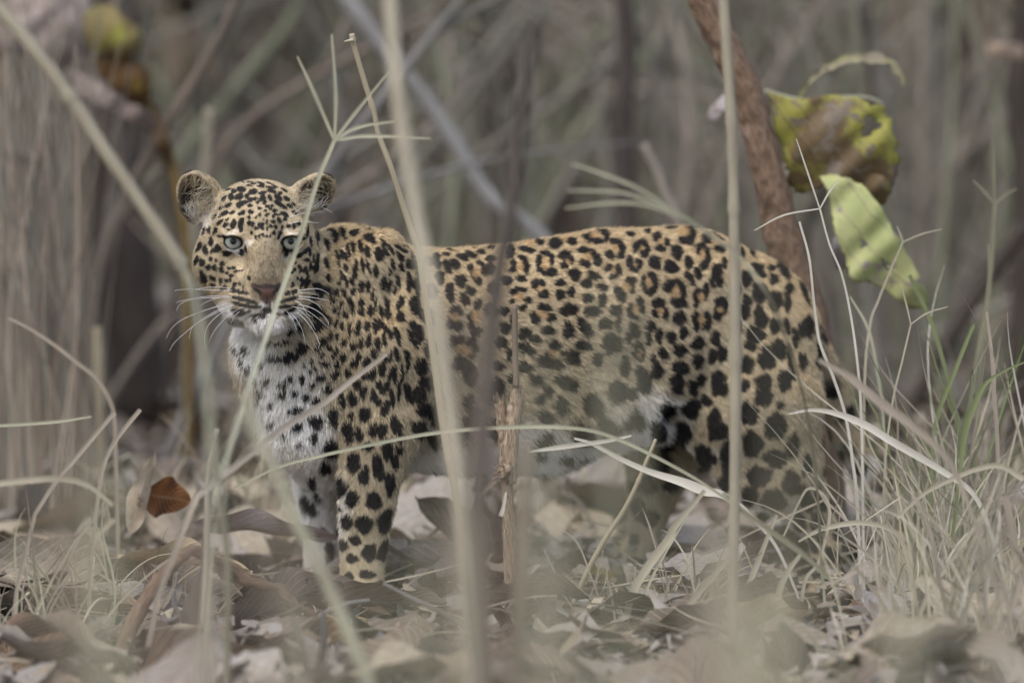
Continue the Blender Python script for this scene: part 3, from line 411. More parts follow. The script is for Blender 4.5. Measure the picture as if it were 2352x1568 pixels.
# flow of the coat: traced px -> direction (right, down) and hair length in mm
FLOW = np.array([(605, 560, 0, -1, 7), (600, 460, 0, -1, 9), (540, 500, -.4, -.9, 8), (670, 500, .4, -.9, 8), (480, 600, -1, .25, 9), (725, 600, 1, .3, 10), (540, 690, -.9, .35, 7), (690, 690, .9, .35, 7),
    (612, 640, 0, -1, 8), (612, 600, 0, -1, 9), (610, 755, 0, 1, 18), (470, 670, -.6, .8, 16), (700, 740, .5, .9, 20), (520, 740, -.4, .9, 22), (460, 480, -.6, -.7, 16), (720, 480, .5, -.8, 14),
    (800, 550, .8, .6, 12), (780, 700, .3, 1, 15), (900, 650, .7, .7, 12), (620, 850, -.15, 1, 19), (545, 900, -.4, 1, 24), (700, 900, .1, 1, 17), (700, 1000, .15, 1, 18), (600, 1020, -.3, 1, 24), (660, 1110, -.2, 1, 22),
    (1000, 600, 1, .2, 10), (1000, 800, .8, .6, 14), (1200, 600, 1, .12, 10), (1400, 620, 1, .2, 11), (1400, 800, .9, .45, 14), (1200, 900, .9, .45, 20), (1300, 1050, .6, .9, 28), (1050, 1050, .75, .7, 24), (1480, 1000, .5, .9, 24), (430, 405, -.5, -.8, 6), (415, 450, -.9, -.2, 6), (750, 405, .7, -.6, 6), (700, 410, -.2, -.9, 6),
    (1550, 600, 1, .35, 11), (1700, 650, .8, .6, 11), (1850, 750, .4, .9, 12), (1600, 900, .75, .6, 13), (1750, 1000, .55, .8, 11), (850, 1100, .05, 1, 10), (830, 1300, 0, 1, 8), (775, 1150, -.3, 1, 14), (720, 1120, -.2, 1, 18), (730, 1300, 0, 1, 9),
    (1880, 1200, .1, 1, 9), (1890, 1350, 0, 1, 8), (1440, 1250, -.1, 1, 9), (1910, 900, .25, 1, 18), (1960, 1050, .6, .7, 16), (900, 900, .25, 1, 12), (920, 1000, .3, 1, 16)])
def fur_flow(Pt, Nr):
    q = proj(Pt); dx = q[:, None, 0] - FLOW[None, :, 0]; dy = q[:, None, 1] - FLOW[None, :, 1]
    w = 1.0 / (dx * dx + dy * dy + 400.0) ** 1.6; w /= w.sum(1)[:, None]
    g = w @ FLOW[:, 2:5]; d = g[:, :1] * AR - g[:, 1:2] * AU
    d = d - Nr * (d * Nr).sum(1)[:, None]; d /= np.linalg.norm(d, axis=1)[:, None] + 1e-6
    L = g[:, 2] * 1e-3 * np.where((q[:, 0] < 745) & (q[:, 1] < 715), .68, 1.0); return d, L, q

LC, LNOSE, LBLK = coat(LV, LN)
skin = NT('leopard_skin', .75, .15); sa = skin.new('Attribute', attribute_name='tint')
skin.base(sa.outputs['Color'])
root = bpy.data.objects.new('leopard', None); root.location = P(1250, 1400, .2); link(root, label='spotted leopard standing side-on in the dry grass with its head turned to the viewer', cat='leopard')
bpy.context.view_layer.update()
def local(V): return np.asarray(V) - np.array(root.location)
mesh_obj('body', local(LV), LF, skin.m, root, cols=np.c_[LC, np.ones(len(LC))])

# fur: hair strands rooted on the skin
NH = 420000
va, vb, vc, vd = (LV[LF[:, k]] for k in range(4))
area = np.linalg.norm(np.cross(vc - va, vd - vb), axis=1) * .5
cq = proj((va + vc) * .5); head_w = np.where((cq[:, 0] < 775) & (cq[:, 1] < 770), 2.6, 1.0)
fn = np.cross(vc - va, vd - vb); fn /= np.linalg.norm(fn, axis=1)[:, None] + 1e-12
vis = ((fn * ((va + vc) * .5 - CAM)).sum(1) < 2.0)
pr = area * head_w * np.where(vis, 1.0, .45); fi = rng.choice(len(LF), NH, p=pr / pr.sum())
u, v = rng.random(NH)[:, None], rng.random(NH)[:, None]
HP = (1 - u) * (1 - v) * va[fi] + u * (1 - v) * vb[fi] + u * v * vc[fi] + (1 - u) * v * vd[fi]
HN = LN[LF[fi, 0]] * (1 - u) * (1 - v) + LN[LF[fi, 1]] * u * (1 - v) + LN[LF[fi, 2]] * u * v + LN[LF[fi, 3]] * (1 - u) * v
HN /= np.linalg.norm(HN, axis=1)[:, None] + 1e-9
HD, HL, HQ = fur_flow(HP, HN)
HC, HNO, HB_ = coat(HP + HD * (HL * .42)[:, None], HN)
# no strands on the nose leather, inside the eye openings or mouth slit
keep = HNO < .4
for ex, ey in ((536, 556), (669, 556)):
    keep &= ~((((HQ[:, 0] - ex) / 23) ** 2 + ((HQ[:, 1] - ey) / 18) ** 2 < 1) & (HP[:, 1] < .03))
HP, HN, HC, HD, HL = HP[keep], HN[keep], HC[keep], HD[keep], HL[keep]; n = len(HP)
HL = HL * rng.uniform(.55, 1.15, n)
jit = rng.normal(size=(n, 3)) * .16; clump = np.stack([vnoise(HP, 120.0), vnoise(HP + 5, 120.0), vnoise(HP + 9, 120.0)], 1) * .22
d0 = HD * .80 + HN * .50 + jit + clump; d1 = HD * 1.0 + HN * .12 + jit * 1.2 + clump * 1.2 + np.array([0, 0, -.12])
d0 /= np.linalg.norm(d0, axis=1)[:, None]; d1 /= np.linalg.norm(d1, axis=1)[:, None]
K = 4; pts = np.empty((n, K, 3), dtype=np.float32); pts[:, 0] = HP - HN * .001
for k in range(1, K):
    t = (k - .5) / (K - 1); pts[:, k] = pts[:, k - 1] + (d0 * (1 - t) + d1 * t) * (HL / (K - 1))[:, None]
hc = bpy.data.hair_curves.new('fur'); hc.add_curves([K] * n)
hc.attributes['position'].data.foreach_set('vector', local(pts.reshape(-1, 3)).astype(np.float32).ravel())
ra = hc.attributes.new('radius', 'FLOAT', 'POINT'); ra.data.foreach_set('value', (np.tile([.00042, .00040, .00030, .00008], n) * np.repeat(np.clip(HL / .012, .6, 1.15), K)).astype(np.float32))
ca = hc.attributes.new('tint', 'FLOAT_COLOR', 'CURVE'); ca.data.foreach_set('color', np.c_[np.clip(HC * np.where(HC.mean(1)[:, None] > .55, rng.uniform(.9, 1.12, (n, 1)), rng.uniform(.72, 1.22, (n, 1))) * np.where((rng.random((n, 1)) < .12) & (HC.mean(1)[:, None] < .5), .55, 1.0), 0, 1), np.ones(n)].astype(np.float32).ravel())
furm = NT('leopard_fur', .6, .12); fa = furm.new('Attribute', attribute_name='tint'); furm.base(fa.outputs['Color'])
hc.materials.append(furm.m)
link(bpy.data.objects.new('fur', hc), root, kind='stuff')
# eyes, whiskers, ear hair
eyem = NT('leopard_eye', .15, .2); ea = eyem.new('Attribute', attribute_name='tint'); eyem.base(ea.outputs['Color'])
eyem.b.inputs['Coat Weight'].default_value = .15; eyem.b.inputs['Coat Roughness'].default_value = .02
for ex, ey, ef, pxo, pyo in ((535, 555.5, 60, 1.0, -1.5), (669, 555.5, 53, -1.0, -1.5)):
    c = P(*h(ex, ey, ef - 16)); r = 25 * M; V = []; C = []; F = []
    look = (CAM - c) / np.linalg.norm(CAM - c); rr = np.cross([0, 0, 1], look); rr /= np.linalg.norm(rr); uu = np.cross(look, rr)
    look = look + rr * (pxo / 25) - uu * (pyo / 25); look /= np.linalg.norm(look); rr = np.cross([0, 0, 1], look); rr /= np.linalg.norm(rr); uu = np.cross(look, rr)
    A = np.concatenate([np.linspace(0, .28, 3), np.linspace(.30, .86, 12), np.linspace(.89, 1.9, 6)]); N = 40
    for a in A:
        for k in range(N):
            t = 2 * math.pi * k / N; V.append(c + r * (look * math.cos(a) + (rr * math.cos(t) + uu * math.sin(t)) * math.sin(a)))
            st = .5 + .5 * math.sin(k * 9.7) * math.sin(k * 3.1 + 1)
            if a < .29: col = (.004, .004, .005)
            elif a < .87:
                q = (a - .22) / .64; i0 = np.array(srgb(96, 88, 66)[:3]); i1 = np.array(srgb(150, 153, 142)[:3]); i2 = np.array(srgb(82, 84, 78)[:3])
                col = i0 + (i1 - i0) * min(1, q * 2.4) if q < .75 else i1 + (i2 - i1) * (q - .75) * 4; col = col * (.82 + .26 * st)
            else: col = (.02, .017, .015)
            C.append((*col, 1))
    for i in range(len(A) - 1):
        for k in range(N):
            a, b = i * N + k, i * N + (k + 1) % N; F.append((a, b, b + N, a + N))
    mesh_obj('eye', local(V), F, eyem.m, root, cols=C)

def catmull(pts, n=24):
    p = np.asarray(pts, float); p = np.vstack([2 * p[0] - p[1], p, 2 * p[-1] - p[-2]]); out = []
    seg = len(p) - 3; per = max(2, int(math.ceil(n / seg)))
    for i in range(seg):
        for k in range(per + (i == seg - 1)):
            t = k / per; a, b, c, d = p[i:i + 4]
            out.append(.5 * ((2 * b) + (-a + c) * t + (2 * a - 5 * b + 4 * c - d) * t * t + (-a + 3 * b - 3 * c + d) * t ** 3))
    return np.array(out)
def tube(path, rad, sides=8, cap_ends=True):
    path = np.asarray(path, float); n = len(path); rad = np.broadcast_to(rad, (n,))
    T = np.gradient(path, axis=0); T /= np.linalg.norm(T, axis=1)[:, None] + 1e-12
    ref = np.array([.31, .94, .13]); L = np.concatenate([[0], np.cumsum(np.linalg.norm(np.diff(path, axis=0), axis=1))])
    A = np.cross(T, ref); A /= np.linalg.norm(A, axis=1)[:, None] + 1e-12; B = np.cross(T, A)
    th = np.linspace(0, 2 * math.pi, sides, endpoint=False)
    V = (path[:, None] + rad[:, None, None] * (np.cos(th)[None, :, None] * A[:, None] + np.sin(th)[None, :, None] * B[:, None])).reshape(-1, 3)
    U = np.stack([np.tile(th / (2 * math.pi), n), np.repeat(L, sides)], 1)
    i = np.arange(n - 1)[:, None] * sides; k = np.arange(sides)[None]; k2 = (k + 1) % sides
    F = np.stack([i + k, i + k2, i + sides + k2, i + sides + k], -1).reshape(-1, 4).tolist()
    if cap_ends: F.append(list(range(sides))[::-1]); F.append([(n - 1) * sides + q for q in range(sides)])
    return V, F, U
WH = [[(830, 635), (500, 628), (200, 612), (0, 622), (-90, 640)], [(800, 605), (560, 578), (330, 600), (150, 655)], [(780, 718), (520, 722), (300, 742), (0, 800), (-60, 830)],
      [(830, 740), (500, 750), (200, 770), (0, 850), (-60, 960)], [(800, 735), (560, 760), (380, 830), (310, 890)], [(790, 830), (480, 915), (200, 1015), (0, 1110), (-150, 1250), (-215, 1390)],
      [(830, 850), (560, 960), (300, 1120), (0, 1365), (-110, 1480), (-170, 1590)], [(880, 855), (620, 960), (390, 1080), (200, 1200), (140, 1400)], [(820, 905), (600, 1020), (430, 1200), (385, 1400), (400, 1560)],
      [(850, 940), (680, 1100), (530, 1280), (450, 1450)], [(1005, 880), (860, 960), (740, 1060)], [(950, 950), (860, 1030), (800, 1140)],
      [(1830, 640), (2000, 615), (2150, 605), (2260, 640), (2352, 700)], [(1835, 672), (2000, 672), (2150, 705)], [(1840, 728), (2050, 740), (2250, 775), (2352, 800)], [(1830, 765), (2000, 775), (2150, 850), (2230, 940)],
      [(1830, 850), (2050, 900), (2230, 1010), (2320, 1120), (2330, 1180)], [(1720, 880), (1950, 930), (2150, 1060), (2340, 1230)], [(1790, 790), (1900, 850), (2000, 1000), (2080, 1050)],
      [(1780, 930), (1950, 1080), (2100, 1280), (2180, 1450), (2170, 1560)], [(1700, 960), (1820, 1080), (1920, 1260), (1970, 1500)], [(1660, 940), (1760, 1080), (1840, 1280)], [(1800, 900), (2000, 1050), (2130, 1260)],
      [(1690, -483), (1850, -623), (2100, -753)], [(1720, -513), (1900, -568), (2000, -568)], [(1680, -403), (1900, -448), (2180, -423)]]
whm = NT('whisker', .35, .4); whm.b.inputs['Base Color'].default_value = (.72, .72, .70, 1)
for wpts in WH:
    D = [((720 + x * .2551) / 1.7415, (1000 + y * .2551) / 1.7415) for x, y in wpts]
    s0 = on_skin(D[0][0], D[0][1], 3, 3, 0); y0 = s0[0][1] if s0 is not None else HY - 80 * M
    W = np.array([P(px, py, y0 - .004 * min(i, 1) - .012 * math.sin(1.2 * i / len(D))) for i, (px, py) in enumerate(D)]); W[0] = W[0] + np.array([0, .003, 0])
    pa = catmull(W, 18); V, F, U = tube(pa, np.linspace(.00046, .00016, len(pa)), 5); mesh_obj('whisker', local(V), F, whm.m, root)
# long pale hair inside the ears
er = np.random.default_rng(11); ep = []; ecol = []
def ear_hair(cx, cy, sx, sy, rot, dx, dy, L, nn, tone):
    for _ in range(nn):
        a, b = er.normal(size=2); cr, sr = math.cos(math.radians(rot)), math.sin(math.radians(rot))
        px, py = cx + sx * a * cr - sy * b * sr, cy + sx * a * sr + sy * b * cr
        s = on_skin(px, py, 3, 3, 0)
        if s is None or s[0][1] > .12: continue
        g = er.normal(size=2) * .35; l = L * er.uniform(.5, 1.2) * M; d = (dx + g[0]) * AR - (dy + g[1]) * AU; d /= np.linalg.norm(d)
        p0 = s[0]; ep.append([p0, p0 + l * .4 * (d * .8 - AF * .6), p0 + l * .75 * (d - AF * .45) + AU * l * -.03, p0 + l * (d * 1.05 - AF * .3) - AU * l * .12])
        c = np.array(srgb(*tone)[:3]) * er.uniform(.5, 1.0); ecol.append((*c, 1))
ear_hair(478, 455, 11, 24, -20, -.8, .45, 38, 120, (186, 172, 146)); ear_hair(448, 497, 24, 9, -25, -.1, -.9, 34, 190, (208, 200, 186)); ear_hair(455, 410, 20, 8, -10, -.3, .9, 22, 70, (168, 150, 120))
ear_hair(700, 448, 10, 22, 30, .85, .1, 32, 110, (186, 174, 150)); ear_hair(716, 486, 18, 8, 0, .4, -.7, 30, 160, (214, 208, 198)); ear_hair(728, 415, 24, 8, 30, .4, .7, 22, 70, (168, 152, 124))
ea_ = bpy.data.hair_curves.new('ear_hair'); ea_.add_curves([4] * len(ep))
ea_.attributes['position'].data.foreach_set('vector', local(np.array(ep).reshape(-1, 3)).astype(np.float32).ravel())
r_ = ea_.attributes.new('radius', 'FLOAT', 'POINT'); r_.data.foreach_set('value', np.tile([.00030, .00028, .0002, .00008], len(ep)).astype(np.float32))
c_ = ea_.attributes.new('tint', 'FLOAT_COLOR', 'CURVE'); c_.data.foreach_set('color', np.array(ecol, dtype=np.float32).ravel())
ea_.materials.append(furm.m); link(bpy.data.objects.new('ear_hair', ea_), root, kind='stuff')
# ------------------------------------------------------------------ materials of the plants and the litter
def stalk_mat(name, c1, c2, streak=60.0, rough=.7):
    t = NT(name, rough, .18); uv = t.new('UVMap'); mp = t.new('Mapping'); mp.inputs['Scale'].default_value = (8, 1.2, 1); t.l.new(uv.outputs[0], mp.inputs[0])
    n1 = t.new('TexNoise', Scale=streak * .12, Detail=4.0); t.l.new(mp.outputs[0], n1.inputs['Vector'])
    tc = t.new('TexCoord'); n2 = t.new('TexNoise', Scale=7.0, Detail=3.0); t.l.new(tc.outputs['Object'], n2.inputs['Vector'])
    oi = t.new('ObjectInfo')
    a = t.ramp(n1.outputs['Fac'], [(.32, c1), (.68, c2)])
    b = t.mix(.35, a, t.ramp(n2.outputs['Fac'], [(.3, tuple(x * .55 for x in c1[:3])), (.7, tuple(min(1, x * 1.15) for x in c2[:3]))]))
    t.base(b); t.bump(n1.outputs['Fac'], .35, .002); return t.m
def S(*c): return srgb(*c)
MT = dict(
    cane=stalk_mat('cane_tan', S(140, 128, 104), S(172, 160, 134)), cane2=stalk_mat('cane_greyed', S(132, 124, 106), S(164, 155, 134)),
    straw=stalk_mat('straw_pale', S(146, 138, 118), S(182, 173, 152)), white=stalk_mat('straw_bleached', S(172, 165, 149), S(204, 198, 184)),
    pink=stalk_mat('straw_pinkish', S(136, 124, 110), S(166, 154, 138)), green=stalk_mat('blade_green', S(98, 107, 72), S(130, 137, 96)),
    pgreen=stalk_mat('blade_pale_green', S(146, 144, 122), S(176, 173, 148)), olive=stalk_mat('stalk_olive', S(108, 106, 86), S(136, 132, 110)),
    grey=stalk_mat('twig_grey', S(92, 88, 84), S(132, 128, 122)), brown=stalk_mat('stalk_brown', S(98, 85, 72), S(132, 117, 102)),
    dark=stalk_mat('stalk_dark', S(50, 44, 40), S(82, 74, 68)), amber=stalk_mat('stalk_amber', S(88, 66, 32), S(132, 108, 58)),
    purple=stalk_mat('stalk_purplish', S(50, 44, 38), S(76, 68, 60)), bluegrey=stalk_mat('branch_blue_grey', S(116, 113, 108), S(150, 147, 142)),
    far_grey=stalk_mat('far_stalk_grey', S(100, 96, 86), S(142, 137, 124)), far_olive=stalk_mat('far_stalk_olive', S(98, 100, 80), S(134, 134, 112)),  # background stalk tones, with some canopy shade put into their colour
    far_brown=stalk_mat('far_stalk_brown', S(92, 82, 72), S(128, 116, 104)), far_pink=stalk_mat('far_stalk_pinkish', S(118, 108, 97), S(148, 138, 125)))
barkm = NT('bark', .85, .1); _uv = barkm.new('UVMap'); _mp = barkm.new('Mapping'); _mp.inputs['Scale'].default_value = (5, 9, 1); barkm.l.new(_uv.outputs[0], _mp.inputs[0])
_v = barkm.new('TexNoise', Scale=4.2, Detail=8.0, Roughness=.65); barkm.l.new(_mp.outputs[0], _v.inputs['Vector'])
_tc = barkm.new('TexCoord'); _n = barkm.new('TexNoise', Scale=26.0, Detail=5.0); barkm.l.new(_tc.outputs['Object'], _n.inputs['Vector'])
_c = barkm.mix(_n.outputs['Fac'], barkm.ramp(_v.outputs['Fac'], [(.34, S(50, 41, 35)), (.5, S(122, 104, 90)), (.70, S(172, 154, 138))]), S(134, 108, 86))
barkm.base(_c); barkm.bump(_v.outputs['Fac'], .9, .012)
stubm = NT('weathered_wood', .85, .1); _uv = stubm.new('UVMap'); _mp = stubm.new('Mapping'); _mp.inputs['Scale'].default_value = (12, 14, 1); stubm.l.new(_uv.outputs[0], _mp.inputs[0])
_v = stubm.new('TexNoise', Scale=2.2, Detail=8.0, Roughness=.7); stubm.l.new(_mp.outputs[0], _v.inputs['Vector'])
stubm.base(stubm.ramp(_v.outputs['Fac'], [(.32, S(82, 68, 58)), (.5, S(160, 138, 114)), (.7, S(204, 190, 170))])); stubm.bump(_v.outputs['Fac'], .9, .006)

def leaf_mat(name, source):
    t = NT(name, .72, .22); uv = t.new('UVMap'); sp = t.new('SeparateXYZ'); t.l.new(uv.outputs[0], sp.inputs[0])
    if source == 'object':
        oi = t.new('ObjectInfo'); tone = t.ramp(oi.outputs['Random'], LEAF_TONES)
    else:
        at = t.new('Attribute', attribute_name='tint'); tone = at.outputs['Color']
    tc = t.new('TexCoord'); n = t.new('TexNoise', Scale=22.0, Detail=6.0, Roughness=.6); t.l.new(tc.outputs['Object'], n.inputs['Vector'])
    n2 = t.new('TexNoise', Scale=75.0, Detail=3.0); t.l.new(tc.outputs['Object'], n2.inputs['Vector'])
    col = t.mix(t.ramp(n.outputs['Fac'], [(.38, (0, 0, 0)), (.66, (1, 1, 1))]), tone, t.mix(1.0, tone, S(216, 206, 198), 'MULTIPLY'))
    blot = t.ramp(n2.outputs['Fac'], [(.64, (0, 0, 0)), (.70, (1, 1, 1))]); col = t.mix(blot, col, t.mix(1.0, tone, S(160, 146, 136), 'MULTIPLY'))
    # veins: a midrib and slanting side veins, in relief and slightly paler
    ab = t.new('Math', operation='ABSOLUTE'); t.l.new(sp.outputs['X'], ab.inputs[0])
    m1 = t.new('Math', operation='MULTIPLY_ADD'); m1.inputs[1].default_value = -.32; t.l.new(ab.outputs[0], m1.inputs[0]); t.l.new(sp.outputs['Y'], m1.inputs[2])
    m2 = t.new('Math', operation='MULTIPLY'); m2.inputs[1].default_value = 11.0; t.l.new(m1.outputs[0], m2.inputs[0])
    fr = t.new('Math', operation='PINGPONG'); fr.inputs[1].default_value = .5; t.l.new(m2.outputs[0], fr.inputs[0])
    v1 = t.ramp(fr.outputs[0], [(.0, (1, 1, 1)), (.12, (0, 0, 0))]); v2 = t.ramp(ab.outputs[0], [(.0, (1, 1, 1)), (.05, (0, 0, 0))])
    vv = t.mix(1.0, v1, v2, 'LIGHTEN'); col = t.mix(t.mix(1.0, vv, (.35, .35, .35, 1), 'MULTIPLY'), col, S(206, 190, 166)); t.base(col)
    hgt = t.mix(.25, vv, n2.outputs['Color']); t.bump(hgt, .5, .003); return t.m
LEAF_TONES = [(0, S(124, 116, 107)), (.16, S(149, 143, 136)), (.34, S(161, 155, 146)), (.5, S(139, 130, 116)), (.66, S(165, 154, 133)), (.8, S(108, 96, 84)), (.92, S(150, 145, 140)), (1, S(94, 77, 60))]
leafm = leaf_mat('dry_leaf_surface', 'object'); litm = leaf_mat('leaf_litter_surface', 'tint')

# ------------------------------------------------------------------ ground and leaf litter
def gz(x, y): return 0.018 * np.sin(x * 2.1 + 1) * np.cos(y * 1.3) + .010 * np.sin(x * 5.3 + y * 3.7) + np.clip(y - 6, 0, 99) * .012
gx = np.concatenate([np.linspace(-60, -4, 15)[:-1], np.linspace(-4, 4, 90), np.linspace(4, 60, 15)[1:]]); gy = np.concatenate([np.linspace(-30, -3, 20)[:-1], np.linspace(-3, 8, 110), np.linspace(8, 140, 60)[1:]])
XX, YY = np.meshgrid(gx, gy, indexing='ij'); ZZ = gz(XX, YY); i = np.arange((len(gx) - 1))[:, None] * len(gy) + np.arange(len(gy) - 1)[None]
groundm = NT('ground_soil', .95, .05); _tc = groundm.new('TexCoord'); _a = groundm.new('TexNoise', Scale=14.0, Detail=8.0); groundm.l.new(_tc.outputs['Object'], _a.inputs['Vector'])
groundm.base(groundm.ramp(_a.outputs['Fac'], [(.3, S(74, 62, 52)), (.55, S(118, 104, 92)), (.75, S(150, 136, 124))])); groundm.bump(_a.outputs['Fac'], .8, .03)
ground = mesh_obj('ground', np.stack([XX, YY, ZZ], -1).reshape(-1, 3), np.stack([i, i + len(gy), i + len(gy) + 1, i + 1], -1).reshape(-1, 4), groundm.m, kind='structure')

lr = np.random.default_rng(21)
def leaf_shape(L, W, r, na=5, nl=9, curl=1.0):
    """a crumpled ovate leaf lying along +x, UV x = across (-1..1), y = along (0..1)"""
    bend, roll, tw, ph = r.normal() * .9 * curl, r.normal() * .8 * curl + .35, r.normal() * .6 * curl, r.uniform(0, 6.28)
    v = np.linspace(0, 1, nl); w = np.sin(np.pi * v ** .82) ** .75 * (1 - .25 * v) * W * .5; w[0] = W * .02; w[-1] = W * .01
    a = np.linspace(-1, 1, na); A, V = np.meshgrid(a, v); Wd = w[:, None] * (1 + .05 * np.sin(13 * V + ph))
    ry = roll * A * (.6 + .5 * V); s = np.where(np.abs(roll) < .05, A, np.sin(ry) / (np.where(np.abs(roll) < .05, 1, roll) * (.6 + .5 * V)))
    y = Wd * s; z = Wd * (np.abs(A) * .12 + (1 - np.cos(ry)) * np.sign(roll) * .75)
    z = z + np.sin(V * 9 + ph) * np.abs(A) * W * .07 + np.sin(V * 17 + ph * 2 + A) * np.abs(A) ** 2 * W * .05
    ang = bend * (V - .3); x = np.where(abs(bend) < .05, V, (np.sin(ang) - math.sin(-bend * .3)) / (bend if abs(bend) >= .05 else 1)) * L
    z = z + (1 - np.cos(ang)) * L * np.sign(bend) * .6 / max(abs(bend), .5)
    c, s_ = np.cos(tw * (V - .5)), np.sin(tw * (V - .5)); y, z = y * c - z * s_, y * s_ + z * c
    Vt = np.stack([x - L * .5, y, z - z.min() * .5], -1).reshape(-1, 3)
    k = np.arange(nl - 1)[:, None] * na + np.arange(na - 1)[None]; F = np.stack([k, k + 1, k + na + 1, k + na], -1).reshape(-1, 4)
    return Vt, F, np.stack([A, V], -1).reshape(-1, 2)
def rotm(ax, ay, az):
    cx, sx, cy, sy, cz, sz = math.cos(ax), math.sin(ax), math.cos(ay), math.sin(ay), math.cos(az), math.sin(az)
    return np.array([[cz, -sz, 0], [sz, cz, 0], [0, 0, 1]]) @ np.array([[cy, 0, sy], [0, 1, 0], [-sy, 0, cy]]) @ np.array([[1, 0, 0], [0, cx, -sx], [0, sx, cx]])
# leaf parts of the ground: the ones that show largest
variants = []
for k in range(22):
    Vv, Fv, Uv = leaf_shape(1.0, lr.uniform(.5, .68), lr, 6, 11); me = mesh_obj('dry_leaf', Vv, Fv, leafm, uv=Uv)
    variants.append(me.data); bpy.data.objects.remove(me)
def half_w(y): return (y + CAMD) * 1176 / FPX
LEAFPTS = []
def clear_of_paws(x, y, s, big=False):
    for px, py, Y in ((826, 1385, 0.0), (725, 1370, .22), (1880, 1405, .28), (1420, 1405, .4)):
        c = P(px, py, Y)
        if abs(x - c[0] + .01) < (.06 + s * .3 if big else .05 + s * .2) and (-.95 if big else -.42) - s * .3 < y - c[1] < .08 + s * .2: return False
    return True
cnt = 0
while cnt < 296:
    y = lr.uniform(-1.75, 1.5) if cnt < 230 else lr.uniform(1.2, 3.6); x = lr.uniform(-1.15, 1.15) * half_w(y); s = lr.uniform(.15, .34)
    if not clear_of_paws(x, y, s, True): continue
    o = bpy.data.objects.new('dry_leaf', variants[lr.integers(len(variants))]); link(o, ground)
    o.location = (x, y, float(gz(x, y)) + .012 + lr.uniform(0, .045)); o.scale = (s, s, s)
    o.rotation_euler = (lr.normal() * .38 + (math.pi if lr.random() < .3 else 0), lr.normal() * .32, lr.uniform(0, 6.28)); cnt += 1
# the rest of the litter, one mass
Vs, Fs, Us, Cs = [], [], [], []; off = 0
tones = np.array([c[:3] for _, c in LEAF_TONES])
for k in range(6600):
    y = lr.uniform(-2.1, 3.2) if k < 3700 else 3.0 + 22 * lr.random() ** 1.6; x = lr.uniform(-1.25, 1.25) * half_w(y) * (1.0 if k % 3 else 2.2); s = lr.uniform(.09, .26) * (1 if y < 3 else 1.25)
    if y < 3 and not clear_of_paws(x, y, s): continue
    Vv, Fv, Uv = leaf_shape(s, s * lr.uniform(.45, .68), lr, 4 if y < 3 else 3, 7 if y < 3 else 5)
    R = rotm(lr.normal() * .32 + (math.pi if lr.random() < .3 else 0), lr.normal() * .28, lr.uniform(0, 6.28)); Vv = Vv @ R.T + np.array([x, y, float(gz(x, y)) + lr.uniform(0, .03)])
    Vs.append(Vv); Fs.append(Fv + off); Us.append(Uv); off += len(Vv); c = tones[lr.integers(len(tones))] * lr.uniform(.8, 1.12); Cs.append(np.tile([*c, 1], (len(Vv), 1)))
mesh_obj('leaf_litter', np.concatenate(Vs), np.concatenate(Fs), litm, ground, uv=np.concatenate(Us), cols=np.concatenate(Cs), kind='stuff')

# straw and crumbs of leaf lying in the litter
g = np.random.default_rng(23); nf_ = 9000; y = np.where(np.arange(nf_) < 6500, g.uniform(-2.1, 2.5, nf_), g.uniform(2.5, 9, nf_)); x = g.uniform(-1.2, 1.2, nf_) * half_w(y); z = gz(x, y) + g.uniform(.01, .055, nf_)
c = np.stack([x, y, z], 1); nn_ = g.normal(size=(nf_, 3)) * np.array([.5, .5, .3]) + np.array([0, 0, 1]); nn_ /= np.linalg.norm(nn_, axis=1)[:, None]; u = np.cross(nn_, g.normal(size=(nf_, 3))); u /= np.linalg.norm(u, axis=1)[:, None]; v = np.cross(nn_, u)
s1 = g.uniform(.008, .030, nf_)[:, None]; s2 = s1 * g.uniform(.35, .9, nf_)[:, None]
Vq = np.stack([c - u * s1, c - v * s2 + nn_ * s1 * .2, c + u * s1 * g.uniform(.6, 1, (nf_, 1)), c + v * s2 + nn_ * s1 * .15], 1).reshape(-1, 3); tq = tones[g.integers(len(tones), size=nf_)] * g.uniform(.7, 1.1, (nf_, 1))
mesh_obj('leaf_crumbs', Vq, np.arange(nf_ * 4).reshape(-1, 4), litm, ground, uv=np.tile([[0, 0], [.3, .2], [.5, .6], [.2, .7]], (nf_, 1)), cols=np.repeat(np.c_[tq, np.ones(nf_)], 4, axis=0), kind='stuff')

# ------------------------------------------------------------------ stalks, twigs and blades traced one by one, each at its own distance
def path3(pts, Y):
    Ys = np.interp(np.linspace(0, 1, len(pts)), np.linspace(0, 1, len(np.atleast_1d(Y))), np.atleast_1d(Y)); return np.array([P(a, b, y) for (a, b), y in zip(pts, Ys)])
def widths(pa, w):
    w = np.atleast_1d(np.asarray(w, float)); t = np.linspace(0, 1, len(pa)); d = (pa - CAM) @ AF
    return np.interp(t, np.linspace(0, 1, len(w)), w) * d / FPX
def to_ground(pa, lean=0.0):
    p = pa[-1]; z = float(gz(p[0], p[1])) - .02
    if p[2] <= z + .01: return pa
    d = pa[-1] - pa[-3]; d[2] = min(d[2], -abs(d[0]) * .8 - .02); d = d / np.linalg.norm(d); L = (p[2] - z); d[1] *= .3
    m = p + np.array([d[0] / max(.4, -d[2]) * L * .4, 0, -L * .5]); e = p + np.array([d[0] / max(.4, -d[2]) * L * .6, 0, -L]); return np.vstack([pa, m, e])
